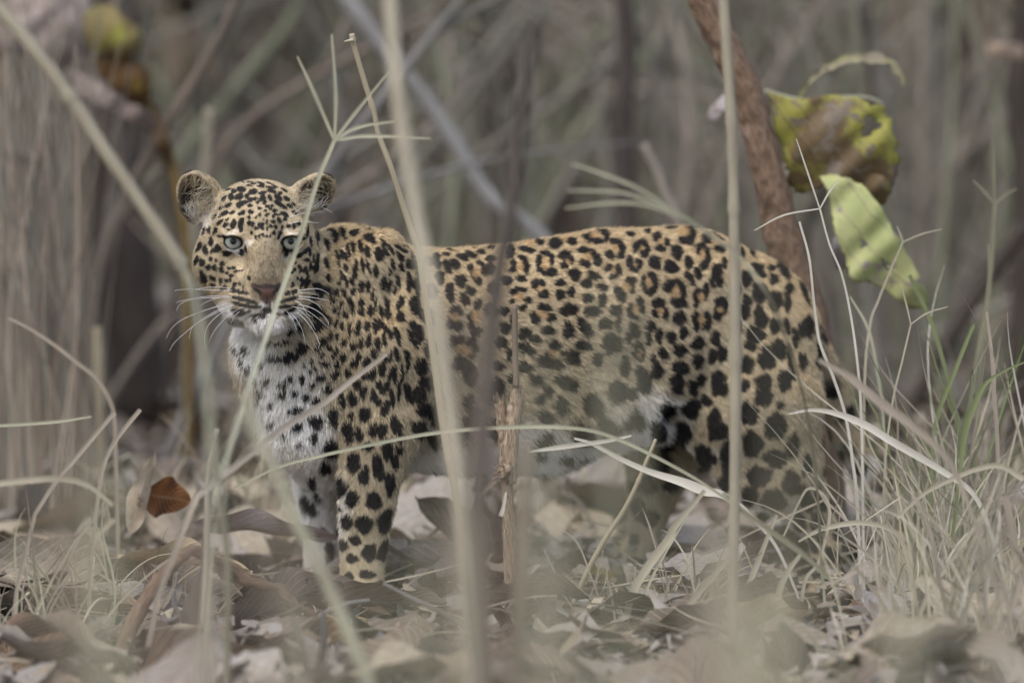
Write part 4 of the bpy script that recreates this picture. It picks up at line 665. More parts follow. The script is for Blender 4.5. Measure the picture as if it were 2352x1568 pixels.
def blade(path, wid, fold=.35, twist=0.0):
    """a folded grass blade: three verts across"""
    path = np.asarray(path, float); n = len(path); T = np.gradient(path, axis=0); T /= np.linalg.norm(T, axis=1)[:, None] + 1e-12
    A = np.cross(T, AF); A /= np.linalg.norm(A, axis=1)[:, None] + 1e-9; B = np.cross(A, T); th = np.linspace(0, twist, n)[:, None]; A2 = A * np.cos(th) + B * np.sin(th); B2 = B * np.cos(th) - A * np.sin(th)
    w = wid[:, None] * .5; V = np.stack([path - A2 * w, path + B2 * w * fold, path + A2 * w], 1).reshape(-1, 3)
    L = np.concatenate([[0], np.cumsum(np.linalg.norm(np.diff(path, axis=0), axis=1))]); U = np.stack([np.tile([0, .5, 1.0], n), np.repeat(L, 3)], 1)
    i = np.arange(n - 1)[:, None] * 3 + np.arange(2)[None]; F = np.stack([i, i + 1, i + 4, i + 3], -1).reshape(-1, 4); return V, F, U
def origin_at(V):
    k = int(np.argmin(np.asarray(V)[:, 2])); return np.asarray(V)[k].copy()
def put(name, V, F, mat, label, cat, U, group=None, parent=None, base=None):
    V = np.asarray(V); o = origin_at(V) if base is None else np.asarray(base)
    ob = mesh_obj(name, V - o, F, mat, parent, uv=U, label=label, cat=cat, group=group); 
    if parent is None: ob.location = o
    return ob, o
sr = np.random.default_rng(5)
def knobbly(pa, r, nodes, amt=.28):
    t = np.linspace(0, 1, len(pa))
    for nd in nodes: r = r * (1 + amt * np.exp(-((t - nd) / .008) ** 2))
    return r
def stalk(name, pts, Y, w, mat, label, cat='stalk', n=60, nodes=(), ground_=True, rough=.0, sides=10, group=None, parent=None, base=None):
    pa = catmull(path3(pts, Y), n); r = widths(pa, w) * .5
    if ground_:
        m = len(pa); pa = to_ground(pa); r = np.concatenate([r, np.full(len(pa) - m, r[-1])])
    r = knobbly(pa, r, nodes)
    V, F, U = tube(pa, r, sides)
    if rough:
        q = .5 / max(r.mean(), .002); V = V + ((vnoise(V, q) + vnoise(V, q * .35) * 1.6)[:, None] * rough * r.mean()) * np.array([1, .6, .8])
    return put(name, V, F, MT[mat] if isinstance(mat, str) else mat, label, cat, U, group, parent, base)
def grass(name, pts, Y, w, mat, label, cat='grass blade', n=34, ground_=True, fold=.35, twist=0.0, group=None, parent=None, base=None):
    pa = catmull(path3(pts, Y), n); wd = widths(pa, w)
    if ground_:
        m = len(pa); pa = to_ground(pa); wd = np.concatenate([wd, np.full(len(pa) - m, wd[-1])])
    V, F, U = blade(pa, wd, fold, twist); return put(name, V, F, MT[mat], label, cat, U, group, parent, base)
for mname, cnt_, sd in (('straw', 420, 1), ('pink', 300, 2), ('grey', 120, 3)):
    g = np.random.default_rng(90 + sd); Vs, Fs, Us, off = [], [], [], 0
    for k in range(cnt_):
        y = g.uniform(-2.0, 2.2) if k % 4 else g.uniform(2.2, 6); x = g.uniform(-1.15, 1.15) * half_w(y); L = g.uniform(.06, .32); a = g.uniform(0, 3.14); t = np.linspace(-.5, .5, 7)[:, None]
        pa = np.array([x, y, float(gz(x, y)) + g.uniform(.015, .075)]) + np.array([math.cos(a), math.sin(a), g.normal() * .22]) * L * t + np.array([0, 0, -1]) * L * .5 * t * t * g.uniform(-.3, .8) + np.array([-math.sin(a), math.cos(a), 0]) * L * t * t * g.normal() * .5
        V, F, U = blade(pa, g.uniform(.0016, .0042) * np.array([.5, .9, 1, 1, .9, .7, .3]), .5, g.normal()); Vs.append(V); Fs.append(F + off); Us.append(U); off += len(V)
    mesh_obj('fallen_straw', np.concatenate(Vs), np.concatenate(Fs), MT[mname], ground, uv=np.concatenate(Us), kind='stuff')
# canes and branches that cross the picture
stalk('dry_cane', [(893, -60), (905, 130), (925, 300), (945, 420), (965, 540), (985, 640), (1005, 760), (1030, 960), (1050, 1120), (1068, 1300), (1090, 1580)], [-1.8, -2.6], [32, 31, 32, 27], 'cane2', 'thick tan cane out of focus, rising past the middle of the leopard\'s shoulder', 'cane', nodes=(.21, .45, .72))
stalk('dry_stalk', [(1224, 60), (1206, 180), (1186, 330), (1174, 480), (1150, 600), (1134, 720), (1120, 860), (1108, 1000), (1100, 1150), (1104, 1350), (1112, 1580)], [-1.9, -2.5], [32, 40, 44, 38], 'purple', 'dark purplish stem badly out of focus in front of the leopard\'s ribs', 'stem', nodes=(.3, .6))
stalk('dry_stalk', [(1206, 1010), (1204, 1085), (1197, 1200), (1190, 1400), (1180, 1580)], -2.4, [30, 34, 30], 'brown', 'blurred brown stem with a rusty top just right of the broken stick', 'stem', nodes=(.12,))
stalk('dead_branch', [(750, -60), (850, 70), (905, 140), (970, 220), (1040, 320), (1100, 420), (1150, 475), (1240, 540), (1300, 640), (1330, 800)], 2.1, [42, 40, 36, 30], 'bluegrey', 'blue-grey branch slanting down behind the cane towards the leopard\'s back', 'branch')
b, bo = stalk('slanting_cane', [(-40, -20), (60, 92), (150, 210), (230, 330), (320, 462), (400, 582), (420, 612)], -1.1, [34, 34, 30, 36], 'cane2', 'grey-tan cane slanting from the top left corner to the leopard\'s cheek', 'cane', ground_=False, nodes=(.35, .97))
stalk('thin_cane', [(412, 600), (436, 650), (456, 730), (474, 868), (482, 960), (490, 1150), (492, 1400), (494, 1580)], [-1.1, -2.8], [16, 18, 16], 'olive', 'dim thin cane dropping beside the left of the leopard\'s chest', 'cane', nodes=(.4,))
stalk('dry_cane', [(1658, -60), (1672, 150), (1681, 300), (1686, 480), (1687, 560), (1689, 700), (1690, 900), (1688, 1100), (1685, 1300), (1682, 1580)], -.6, [25, 26, 27, 27, 25], 'cane2', 'straight narrow cane standing before the leopard\'s hip from top to bottom', 'cane', nodes=(.2, .33, .62))
s7 = [(808, 78), (815, 112), (838, 190), (860, 262), (870, 310), (900, 390), (925, 470), (950, 545), (962, 577), (972, 650), (985, 740), (1000, 850), (1015, 960), (1030, 1050), (1045, 1120), (1066, 1260), (1080, 1400)]
c, co = stalk('snapped_cane', s7, [-.10, -.06], [13, 13, 14, 16, 18, 18], 'cane', 'sharp ochre cane with a snapped tip beside the leopard\'s head', 'cane', n=90, nodes=(.03, .165, .50))
put('side_shoot', *(lambda q: (q[0] - co, q[1], MT['straw'], None, None, q[2]))(tube(catmull(path3([(812, 92), (800, 94), (790, 96)], -.11), 6), np.linspace(.0035, .001, 7), 6)), parent=c, base=(0, 0, 0))
# a broken dead stick: rod, split stubs, shaft and shaggy knot
st = bpy.data.objects.new('broken_stick', None); st.location = P(1165, 1490, -.05); link(st, label='weathered stick snapped into two jagged stubs in front of the leopard\'s belly', cat='stick')
def part(name, VFU, mat, parent, org): put(name, np.asarray(VFU[0]) - org, VFU[1], mat, None, None, VFU[2], parent=parent, base=(0, 0, 0))
so = np.array(st.location)
def jag(pts, Y, w, top, seed, n=40, sides=18, dep=.05):
    pa = catmull(path3(pts, Y), n); r = widths(pa, w) * .5; V, F, U = tube(pa, r, sides); g = np.random.default_rng(seed)
    a = np.repeat(np.arange(len(pa)), sides); ang = np.tile(np.arange(sides), len(pa)); amp = g.uniform(0, 1, sides) ** 1.3
    t = np.clip(1 - a / 9.0, 0, 1); V = V + (t * amp[ang] * top)[:, None] * (pa[8] - pa[0]) / (np.linalg.norm(pa[8] - pa[0]) + 1e-9)
    V = V + vnoise(V, 150)[:, None] * r.mean() * .22 * np.array([1, .7, .3]); return V, F[:-2] + F[-1:], U
part('rod', tube(catmull(path3([(1182, 700), (1183, 790), (1186, 890)], -.07), 20), np.linspace(.0052, .0056, 21), 10), MT['brown'], st, so)
part('split_stub', jag([(1190, 868), (1186, 925), (1178, 970), (1172, 1040), (1170, 1110)], -.05, [24, 34, 36, 36, 30], .030, 4), stubm.m, st, so)
part('split_stub', jag([(1146, 900), (1152, 960), (1158, 1030), (1163, 1090)], -.03, [26, 27, 26, 24], .022, 9), stubm.m, st, so)
part('shaft', jag([(1163, 1085), (1167, 1180), (1172, 1290), (1170, 1400), (1165, 1500)], -.05, [25, 30, 28, 30], .004, 14, 60), stubm.m, st, so)
kn = catmull(path3([(1146, 1082), (1160, 1078), (1174, 1072)], -.07), 8); part('knot', (lambda q: (q[0] + vnoise(q[0], 210)[:, None] * .006, q[1], q[2]))(tube(kn, np.array([.008, .013, .016, .016, .014, .012, .010, .009, .007])[:len(kn)], 12)), stubm.m, st, so)
for k in range(9):
    x0, y0 = 1150 + sr.uniform(-8, 18), 1082 + sr.uniform(-10, 14)
    part('bark_fibre', tube(catmull(path3([(x0, y0), (x0 + sr.uniform(-18, 4), y0 + sr.uniform(-10, 16)), (x0 + sr.uniform(-30, -2), y0 + sr.uniform(-16, 22))], -.08), 8), np.linspace(.0022, .0005, 9), 5), stubm.m, st, so)
part('bark_flake', (lambda q: (q[0], q[1].tolist(), q[2]))(blade(catmull(path3([(1162, 1130), (1157, 1160), (1150, 1185)], -.08), 10), np.linspace(.004, .009, 13)[:len(catmull(path3([(1162, 1130), (1157, 1160), (1150, 1185)], -.08), 10))])), MT['white'], st, so)

# the leaning tree behind the rump, with the large leaves growing beside it
tr = bpy.data.objects.new('leaning_tree', None); tp = [(1580, -80), (1617, 0), (1660, 95), (1705, 190), (1738, 290), (1762, 381), (1780, 455), (1793, 524), (1815, 600), (1840, 680), (1862, 760), (1880, 900), (1892, 1100), (1900, 1330)]
tr.location = P(1902, 1370, .62); link(tr, label='slim brown-barked tree leaning behind the leopard\'s rump', cat='tree'); to = np.array(tr.location)
pa = catmull(path3(tp, [.52, .62]), 160); r = widths(pa, [72, 70, 72, 80, 86, 92, 100]) * .5; V, F, U = tube(pa, r, 40)
V = V + ((vnoise(V * np.array([1, 1, .35]), 120) * .0032 + vnoise(V * np.array([1, 1, .5]), 48) * .003)[:, None]) * np.array([1, 1, .1]); part('trunk', (V, F, U), barkm.m, tr, to)
def leaf_poly(name, outline, Y, mat, parent, org, bend=.02, seed=0, lean=(0, 0), holes=(), rag=3.0):
    """a broad leaf filled from its outline, bowed and rippled in depth"""
    o = np.array(outline, float); oc = catmull(np.vstack([o, o[:1]]), len(o) * 5)[:-1]; c = oc.mean(0); V = []; m = len(oc); R = 12
    g = np.random.default_rng(seed); rg = g.normal(size=m); rg = rg + .6 * np.roll(rg, 1); oc = c + (oc - c) * (1 - np.abs(rg)[:, None] * rag / (np.linalg.norm(oc - c, axis=1)[:, None] + 1)); ph = g.uniform(0, 6, 4)
    for k in range(1, R + 1):
        q = c + (oc - c) * (k / R)
        for a in q: V.append(a)
    V = np.vstack([[c], V]); ext = np.abs(oc - c).max()
    dz = bend * (1 - (((V - c) / ext) ** 2).sum(1)) + .011 * np.sin(V[:, 0] / 24 + V[:, 1] / 60 + ph[0]) * np.cos(V[:, 1] / 31 + ph[1]) + .0025 * np.sin(V[:, 0] / 13 + V[:, 1] / 13 + ph[2]) + ((V - c) / ext) @ np.array(lean)
    W = np.array([P(a, b, Y - d) for (a, b), d in zip(V, dz)]); F = [(0, 1 + k, 1 + (k + 1) % m) for k in range(m)]
    for k in range(R - 1):
        a = 1 + k * m
        for j in range(m): F.append((a + j, a + m + j, a + m + (j + 1) % m, a + (j + 1) % m))
    for hx, hy, hr in holes:
        F = [f for f in F if np.hypot(*(V[list(f)].mean(0) - (hx, hy))) * (1 + .3 * math.sin(3 * math.atan2(*(V[list(f)].mean(0) - (hx, hy))))) > hr]
    uv = (V - c) / ext * .5 + .5; ob, _ = put(name, W - org, F, mat, None, None, uv, parent=parent, base=(0, 0, 0)); md = ob.modifiers.new('thick', 'SOLIDIFY'); md.thickness = .0012; return ob
def blotch_mat(name, base, b1, b2, sc=9.0, t1=.5, t2=.62):
    t = NT(name, .6, .25); tc = t.new('TexCoord'); n = t.new('TexNoise', Scale=sc, Detail=6.0, Roughness=.6); t.l.new(tc.outputs['Object'], n.inputs['Vector'])
    mp = t.new('Mapping'); mp.inputs['Location'].default_value = (3, 5, 1); t.l.new(tc.outputs['Object'], mp.inputs[0]); n2 = t.new('TexNoise', Scale=sc * 2.2, Detail=5.0); t.l.new(mp.outputs[0], n2.inputs['Vector'])
    c = t.mix(t.ramp(n.outputs['Fac'], [(t1 - .05, (0, 0, 0)), (t1 + .05, (1, 1, 1))]), base, b1); c = t.mix(t.ramp(n2.outputs['Fac'], [(t2 - .03, (0, 0, 0)), (t2 + .03, (1, 1, 1))]), c, b2)
    uv = t.new('UVMap'); mp2 = t.new('Mapping'); mp2.inputs['Rotation'].default_value = (0, 0, .7); t.l.new(uv.outputs[0], mp2.inputs[0]); wv = t.new('TexWave', Scale=2.0, Distortion=4.0, Detail=2.0); t.l.new(mp2.outputs[0], wv.inputs['Vector'])
    vein = t.ramp(wv.outputs['Fac'], [(.93, (0, 0, 0)), (1.0, (.6, .6, .6))]); c = t.mix(t.mix(1.0, vein, (.45, .45, .45, 1), 'MULTIPLY'), c, b2)
    t.base(c); t.bump(t.mix(.5, n2.outputs['Color'], vein), .6, .004); return t.m
yb = blotch_mat('leaf_yellow_brown', S(132, 128, 60), S(92, 76, 52), S(104, 93, 80), 11, .47, .58); yg = blotch_mat('leaf_yellow_green', S(142, 147, 96), S(156, 156, 106), S(124, 114, 108), 10, .5, .64)
gm = blotch_mat('leaf_grey_mauve', S(142, 132, 127), S(164, 155, 150), S(104, 92, 84), 16); wm = blotch_mat('leaf_withered', S(116, 102, 93), S(142, 129, 121), S(84, 70, 60), 12); yy = blotch_mat('leaf_yellow', S(150, 150, 70), S(110, 98, 58), S(86, 72, 50), 9, .5, .66); ob_ = blotch_mat('leaf_orange_brown', S(92, 66, 34), S(72, 54, 34), S(124, 104, 48), 12)
sp = bpy.data.objects.new('large_leaved_sapling', None); sp.location = P(1842, 1370, .8); link(sp, label='sapling with large blotched yellow-green leaves beside the leaning tree', cat='sapling'); po = np.array(sp.location)
leaf_poly('leaf', [(1758, 206), (1790, 216), (1830, 226), (1900, 216), (1960, 222), (2012, 230), (2044, 262), (2064, 320), (2070, 380), (2054, 425), (2022, 448), (1996, 440), (1960, 432), (1920, 424), (1870, 440), (1830, 446), (1806, 420), (1800, 380), (1788, 330), (1768, 270)], .60, yb, sp, po, .04, 1, holes=((1998, 288, 20), (1905, 436, 12)), rag=6)
leaf_poly('leaf', [(1955, 400), (2010, 395), (2050, 425), (2030, 470), (1985, 455)], .59, yb, sp, po, .01, 8)
leaf_poly('leaf', [(1880, 402), (1922, 400), (1970, 415), (2010, 455), (2045, 512), (2080, 570), (2108, 625), (2136, 696), (2104, 712), (2062, 690), (2034, 668), (2000, 650), (1962, 650), (1945, 618), (1934, 580), (1918, 540), (1908, 490), (1900, 440)], .52, yg, sp, po, .03, 3, holes=((1985, 560, 9), (2040, 610, 8)), rag=3)
leaf_poly('leaf', [(1908, 545), (1950, 530), (1976, 552), (1968, 590), (1930, 622), (1912, 600)], .73, gm, sp, po, .02, 4)
leaf_poly('leaf', [(1622, 262), (1634, 240), (1662, 218), (1690, 214), (1690, 240), (1660, 262), (1636, 280)], .86, gm, sp, po, .01, 6)
pc = catmull(path3([(1828, 236), (1848, 200), (1876, 170), (1910, 150), (1950, 137), (2000, 132), (2040, 142), (2066, 168), (2072, 200)], .76), 40); Vb, Fb, Ub = blade(pc, widths(pc, [7, 11, 14, 20, 27, 24, 12]), .9, .9); Vb = Vb + vnoise(Vb, 70)[:, None] * .006; part('leaf', (Vb, Fb.tolist(), Ub), blotch_mat('leaf_curled', S(146, 144, 98), S(122, 114, 96), S(104, 92, 82), 14, .5, .6), sp, po)
part('midrib', tube(catmull(path3([(1756, 210), (1800, 222), (1860, 232), (1920, 224), (1990, 224), (2030, 240)], .76), 24), np.linspace(.0045, .002, 26), 8), MT['pgreen'], sp, po)
part('stem', tube(catmull(path3([(1830, 232), (1822, 270), (1812, 330), (1806, 385), (1830, 620), (1845, 1000), (1842, 1372)], [.79, .80, .83, .84, .86, .84, .8]), 50), np.linspace(.0045, .007, 50)[:len(catmull(np.zeros((7, 3)), 50))] if False else np.full(len(catmull(np.zeros((7, 3)), 50)), .0048), 8), MT['pink'], sp, po)
part('petiole', tube(catmull(path3([(1806, 398), (1840, 396), (1880, 404), (1930, 420), (1975, 450)], [.83, .78, .74, .68, .67]), 20), np.full(len(catmull(np.zeros((5, 3)), 20)), .0026), 6), MT['pink'], sp, po)

# the blurred withered leaf cluster at the top left
wl = bpy.data.objects.new('withered_leaf_cluster', None); wl.location = P(432, 1240, 1.9); link(wl, label='withered mauve and yellow leaf cluster drooping at the top left', cat='plant'); wo = np.array(wl.location)
leaf_poly('leaf', [(-40, 30), (30, -20), (110, -40), (200, -20), (202, 60), (182, 120), (142, 166), (104, 150), (62, 108), (20, 128), (-20, 100)], 1.8, wm, wl, wo, .08, 2)
leaf_poly('leaf', [(190, 40), (215, 14), (262, 12), (285, 40), (318, 62), (330, 100), (318, 130), (285, 140), (250, 118), (215, 125), (195, 90)], 1.75, yy, wl, wo, .05, 5)
leaf_poly('leaf', [(206, 118), (250, 112), (300, 126), (344, 168), (352, 214), (332, 242), (304, 246), (266, 206), (232, 170)], 1.78, ob_, wl, wo, .04, 7)
leaf_poly('leaf', [(150, 150), (236, 196), (300, 236), (342, 256), (362, 300), (332, 302), (270, 262), (204, 232), (150, 196)], 1.70, wm, wl, wo, .06, 9)
leaf_poly('leaf', [(92, 92), (160, 62), (232, 104), (302, 182), (348, 252), (312, 272), (240, 222), (160, 172)], 1.84, wm, wl, wo, .05, 15)
leaf_poly('leaf', [(318, 236), (350, 232), (384, 300), (398, 360), (396, 402), (378, 380), (356, 320), (334, 280)], 1.79, ob_, wl, wo, .02, 16)
part('stem', tube(catmull(path3([(330, 226), (364, 288), (386, 340), (400, 400), (415, 480), (428, 580), (434, 800), (432, 1245)], 1.8), 50), np.full(len(catmull(np.zeros((8, 3)), 50)), .0085), 10), MT['amber'], wl, wo)

# single stalks and blades around the leopard
def fan(name, stem_pts, tines, Y, w, wt, mat, label):
    o, oo = grass(name, stem_pts, Y, w, mat, label, 'grass stalk', n=50)
    for t in tines:
        pa = catmull(path3(t, np.atleast_1d(Y)[0]), 16); V, F, U = blade(pa, widths(pa, [wt * .7, wt, wt * .45]), .5); put('spikelet', V - oo, F, MT[mat], None, None, U, parent=o, base=(0, 0, 0))
fan('finger_grass', [(768, 322), (750, 365), (735, 400), (715, 460), (694, 530), (664, 620), (632, 710), (604, 795), (575, 880), (540, 985), (505, 1110), (480, 1260)], [[(768, 322), (738, 252), (711, 190), (683, 130)], [(768, 322), (771, 220), (762, 80)], [(768, 322), (815, 260), (893, 165)], [(768, 322), (822, 292), (905, 279)], [(768, 322), (850, 312), (990, 318)]], [-.42, -.42, -1.5], [9, 10, 11, 8], 9, 'pgreen', 'five-fingered pale green grass head whose stalk crosses the leopard\'s face')
fan('finger_grass', [(1578, 502), (1640, 545), (1700, 592), (1770, 690), (1830, 850), (1870, 1050), (1888, 1300)], [[(1580, 503), (1500, 465), (1420, 441), (1302, 437)], [(1590, 511), (1480, 440), (1400, 405), (1315, 376)], [(1578, 502), (1480, 470), (1400, 466), (1298, 478)]], [-.95, -.9, -.3], [9, 8, 6, 6], 8, 'pgreen', 'pale three-pronged grass head lying over the leopard\'s lower back')
fan('seed_stalk', [(1883, 479), (1905, 560), (1934, 632), (1957, 741), (1973, 869), (1978, 962), (1981, 1100), (1985, 1380)], [[(1883, 479), (1858, 405), (1829, 319)], [(1883, 479), (1905, 440), (1926, 412)], [(1883, 479), (1800, 494), (1733, 529)]], .0, [4, 5, 6, 6], 4.5, 'white', 'sharp bleached seed stalk with three prongs right of the leaning tree')
fan('seed_stalk', [(2092, 744), (2072, 829), (2052, 912), (2036, 1027), (2029, 1148), (2022, 1380)], [[(2092, 744), (2082, 700), (2069, 651)], [(2092, 744), (2130, 718), (2177, 704)]], .0, [4, 5, 5], 4.5, 'straw', 'thin two-pronged seed stalk under the hanging yellow-green leaf')
fan('seed_stalk', [(2074, 555), (2045, 620), (2017, 690), (1998, 747), (1985, 900), (1980, 1380)], [[(2074, 555), (2120, 536), (2164, 526)], [(2074, 555), (2068, 538), (2060, 519)]], .2, [4, 6, 6], 4.5, 'straw', 'two-pronged seed stalk crossing the hanging yellow-green leaf')
fan('seed_stalk', [(2283, 467), (2276, 619), (2264, 714), (2250, 862), (2238, 1100), (2232, 1350)], [[(2283, 467), (2281, 390), (2279, 319)], [(2283, 467), (2262, 440), (2236, 414)], [(2283, 467), (2310, 445), (2336, 433)]], .55, [9, 10, 10], 8, 'olive', 'blurred olive seed stalk with three prongs near the right edge')
G = grass
G('grass_stalk', [(1836, 509), (1858, 590), (1868, 680), (1875, 740), (1884, 790), (1915, 869), (1942, 955), (1958, 1057), (1968, 1148), (1978, 1370)], 0, [5, 6, 7, 8], 'white', 'bleached grass stalk bending down the leopard\'s rump edge', 'grass stalk', n=50)
G('grass_straw', [(888, 812), (800, 880), (740, 928), (660, 976), (590, 1032), (520, 1085), (450, 1140)], [-.35, -.8], [9, 14, 13], 'pink', 'pinkish straw slanting across the leopard\'s chest')
G('grass_straw', [(1760, 1215), (1680, 1155), (1600, 1100), (1493, 1042), (1416, 1007), (1345, 986), (1240, 979), (1086, 985), (976, 997), (865, 1018), (746, 1044), (640, 1072), (540, 1120)], -.35, [5, 8, 9, 8, 5], 'pgreen', 'long green blade drawn across the top of the leopard\'s foreleg', n=60, ground_=False)
G('grass_straw', [(1213, 1037), (1290, 1026), (1394, 1012), (1450, 1000)], -.2, [5, 12, 9, 4], 'white', 'short white blade under the leopard\'s belly', ground_=False)
G('grass_straw', [(1319, 1006), (1361, 1019), (1427, 1054), (1493, 1083), (1566, 1106), (1619, 1127), (1657, 1135), (1710, 1170), (1780, 1250), (1830, 1360)], -.2, [5, 10, 14, 24, 18, 9, 7], 'white', 'broad bleached blade sloping to the cane at the leopard\'s hip', n=60, twist=.5)
stalk('seed_tip_stalk', [(1506, 1008), (1500, 1024), (1483, 1063), (1464, 1109), (1434, 1169), (1388, 1240), (1351, 1308), (1313, 1395), (1283, 1470)], -.1, [7, 9, 11, 13, 12], 'cane', 'crisp ochre stalk with a seed tip leaning under the leopard\'s belly', 'stalk', nodes=(.05, .36))
G('grass_straw', [(1619, 1126), (1552, 1205), (1536, 1236), (1479, 1314), (1447, 1381), (1428, 1493)], -.3, [9, 18, 20, 18, 14], 'straw', 'pale bent straw running down to the left below the bleached blade')
G('grass_straw', [(1690, 1262), (1640, 1320), (1589, 1381), (1527, 1478)], -.4, [6, 13, 15, 12], 'straw', 'straw slanting left from the foot of the hip cane')
G('grass_straw', [(1783, 1182), (1740, 1292), (1710, 1365), (1690, 1420)], -.3, [8, 13, 11, 6], 'straw', 'short straw standing right of the hip cane')
G('grass_straw', [(1839, 1271), (1801, 1327), (1783, 1392), (1767, 1493)], -.4, [8, 15, 17, 15], 'straw', 'kinked straw below the leopard\'s hind leg')
G('grass_straw', [(1660, 1130), (1702, 1169), (1767, 1217), (1850, 1276), (1928, 1349)], -.6, [7, 12, 13, 9], 'olive', 'blurred olive blade slanting down across the hind leg', ground_=False)
G('grass_straw', [(1834, 1243), (1870, 1222), (1904, 1210), (1982, 1200), (2060, 1225), (2090, 1300)], -.25, [4, 10, 12, 10, 8], 'straw', 'pale blade arching over at the leopard\'s hock')
G('grass_straw', [(1812, 950), (1864, 941), (1920, 949), (1986, 975), (2052, 1015), (2164, 1081), (2240, 1140), (2290, 1260)], -.15, [4, 10, 17, 18, 12, 8], 'white', 'long near-white blade arching right from the leopard\'s thigh', n=50)
G('grass_straw', [(1880, 826), (1940, 858), (1980, 889), (2036, 935), (2092, 975), (2180, 1060), (2240, 1200)], -.7, [8, 20, 22, 16, 10], 'pink', 'wide blurred pinkish blade behind the long white one')
G('grass_straw', [(2352, 832), (2310, 850), (2264, 880), (2240, 925), (2218, 990), (2200, 1120)], -.1, [4, 6, 12, 15, 8], 'green', 'bright green blade with a thin tip at the right edge')
G('grass_straw', [(2236, 745), (2195, 846), (2152, 959), (2140, 1060), (2135, 1300)], .1, [8, 11, 9, 7], 'green', 'straight green blade tilted right below the hanging leaf')
G('grass_straw', [(2089, 632), (2135, 730), (2168, 836), (2197, 962), (2207, 1054), (2210, 1300)], .2, [9, 10, 10, 8], 'green', 'long green blade falling right from the hanging leaf')
G('grass_straw', [(1953, 681), (1993, 753), (2013, 842), (2030, 980), (2040, 1300)], .25, [4, 8, 7, 6], 'pgreen', 'grey-green blade leaning beside the bleached seed stalk')
G('grass_straw', [(2270, 560), (2272, 632), (2263, 704), (2250, 780), (2237, 862), (2215, 1050), (2205, 1330)], .3, [6, 10, 10, 9], 'olive', 'upright olive blade near the right edge')
G('grass_straw', [(2266, 715), (2280, 836), (2283, 914), (2290, 1000), (2300, 1330)], .0, [6, 11, 10, 8], 'pink', 'pinkish stem turning green low by the right edge')
G('grass_straw', [(1838, 1415), (1850, 1330), (1880, 1290), (1905, 1190), (1895, 1140), (1860, 1120), (1836, 1150), (1800, 1230)], -.2, [8, 8, 7, 7, 6, 4], 'straw', 'thin blade hooked over in front of the hind leg', ground_=False)
G('grass_straw', [(2352, 1100), (2300, 1070), (2250, 1075), (2190, 1098), (2120, 1135), (2060, 1190)], -.3, [14, 12, 10, 6], 'straw', 'bent straw folding back from the right edge', ground_=False)
G('grass_straw', [(2296, 1146), (2306, 1140), (2318, 1180), (2335, 1300), (2340, 1500)], -.3, [8, 16, 18, 16], 'pink', 'broad folded straw standing at the right edge')
# left side
stalk('blunt_stalk', [(224, 752), (226, 820), (228, 880), (232, 1010)], 1.3, [24, 28, 26, 22], 'cane', 'short blunt tan stalk standing blurred at the left', 'stalk')
G('grass_stalk', [(262, 948), (230, 985), (176, 1050), (128, 1105), (80, 1180)], -.4, [10, 10, 9], 'pink', 'pinkish stem slanting low at the left', 'grass stalk')
G('grass_stalk', [(322, 940), (285, 985), (257, 1025), (235, 1080), (220, 1180)], -.3, [10, 10, 9], 'pink', 'second pinkish stem, right of the first at the left', 'grass stalk')
G('grass_straw', [(20, 730), (70, 755), (128, 794), (180, 835), (220, 867), (250, 915), (262, 960), (266, 1080)], .4, [6, 9, 10, 9], 'pink', 'thin arched blade with a green foot at the left')
G('grass_straw', [(-20, 978), (80, 972), (146, 966), (210, 956)], -.3, [7, 8, 4], 'pgreen', 'pale level blade at the left edge', ground_=False)
G('grass_straw', [(-20, 1112), (73, 1101), (146, 1099), (205, 1116), (260, 1160)], -.6, [14, 15, 13, 8], 'straw', 'pale arched straw low at the left edge', ground_=False)
stalk('pale_stalk', [(500, 985), (478, 1091), (473, 1296), (468, 1433), (472, 1580)], -.5, [11, 13, 15, 17], 'pink', 'pale upright stalk in the lower left before the dark stump', 'stalk', nodes=(.72,))
stalk('olive_stalk', [(488, 960), (502, 1091), (516, 1193), (526, 1330), (523, 1580)], -1.3, [10, 14, 16, 16], 'olive', 'olive blurred upright stalk in the lower left', 'stalk')
stalk('green_tinged_cane', [(556, 905), (590, 1000), (640, 1095), (680, 1195), (735, 1296), (780, 1400), (850, 1580)], -1.9, [20, 27, 30, 30], 'pgreen', 'green-tinged blurred cane slanting down before the leopard\'s far foreleg', 'cane')
tw, two = stalk('forked_twig', [(250, 1585), (262, 1545), (307, 1419), (359, 1337), (410, 1282), (455, 1265), (547, 1316), (649, 1364), (735, 1419), (804, 1450), (900, 1540)], [-.6, -.35], [40, 34, 28, 22, 18, 16], barkm.m, 'bent grey dead branch arching over the litter at the lower left', 'branch', n=110, rough=.55, ground_=False, nodes=(.12, .3, .42, .62, .8))
put('side_twig', *(lambda q: (q[0] - two, q[1], MT['grey'], None, None, q[2]))(tube(catmull(path3([(804, 1446), (760, 1430), (735, 1415), (760, 1400), (800, 1385), (850, 1378)], -.5), 16), np.full(len(catmull(np.zeros((6, 3)), 16)), .004), 6)), parent=tw, base=(0, 0, 0))
stalk('dark_stump', [(478, 1228), (478, 1282), (458, 1347), (442, 1433), (448, 1580)], -.45, [14, 30, 40, 50, 54], 'dark', 'dark rotten stump in the lower left', 'stump', rough=.7, sides=14)
stalk('thin_twig', [(407, 1313), (400, 1382), (417, 1433), (407, 1484), (396, 1530)], -.35, [8, 9, 9, 11], 'grey', 'thin crooked grey twig under the bent branch', 'twig', rough=.2)
stalk('grey_twig', [(150, 1575), (171, 1549), (256, 1501), (342, 1446), (407, 1419)], -.45, [18, 17, 16, 13], 'grey', 'straight grey twig lying in the lower left corner', 'twig', ground_=False, rough=.2)
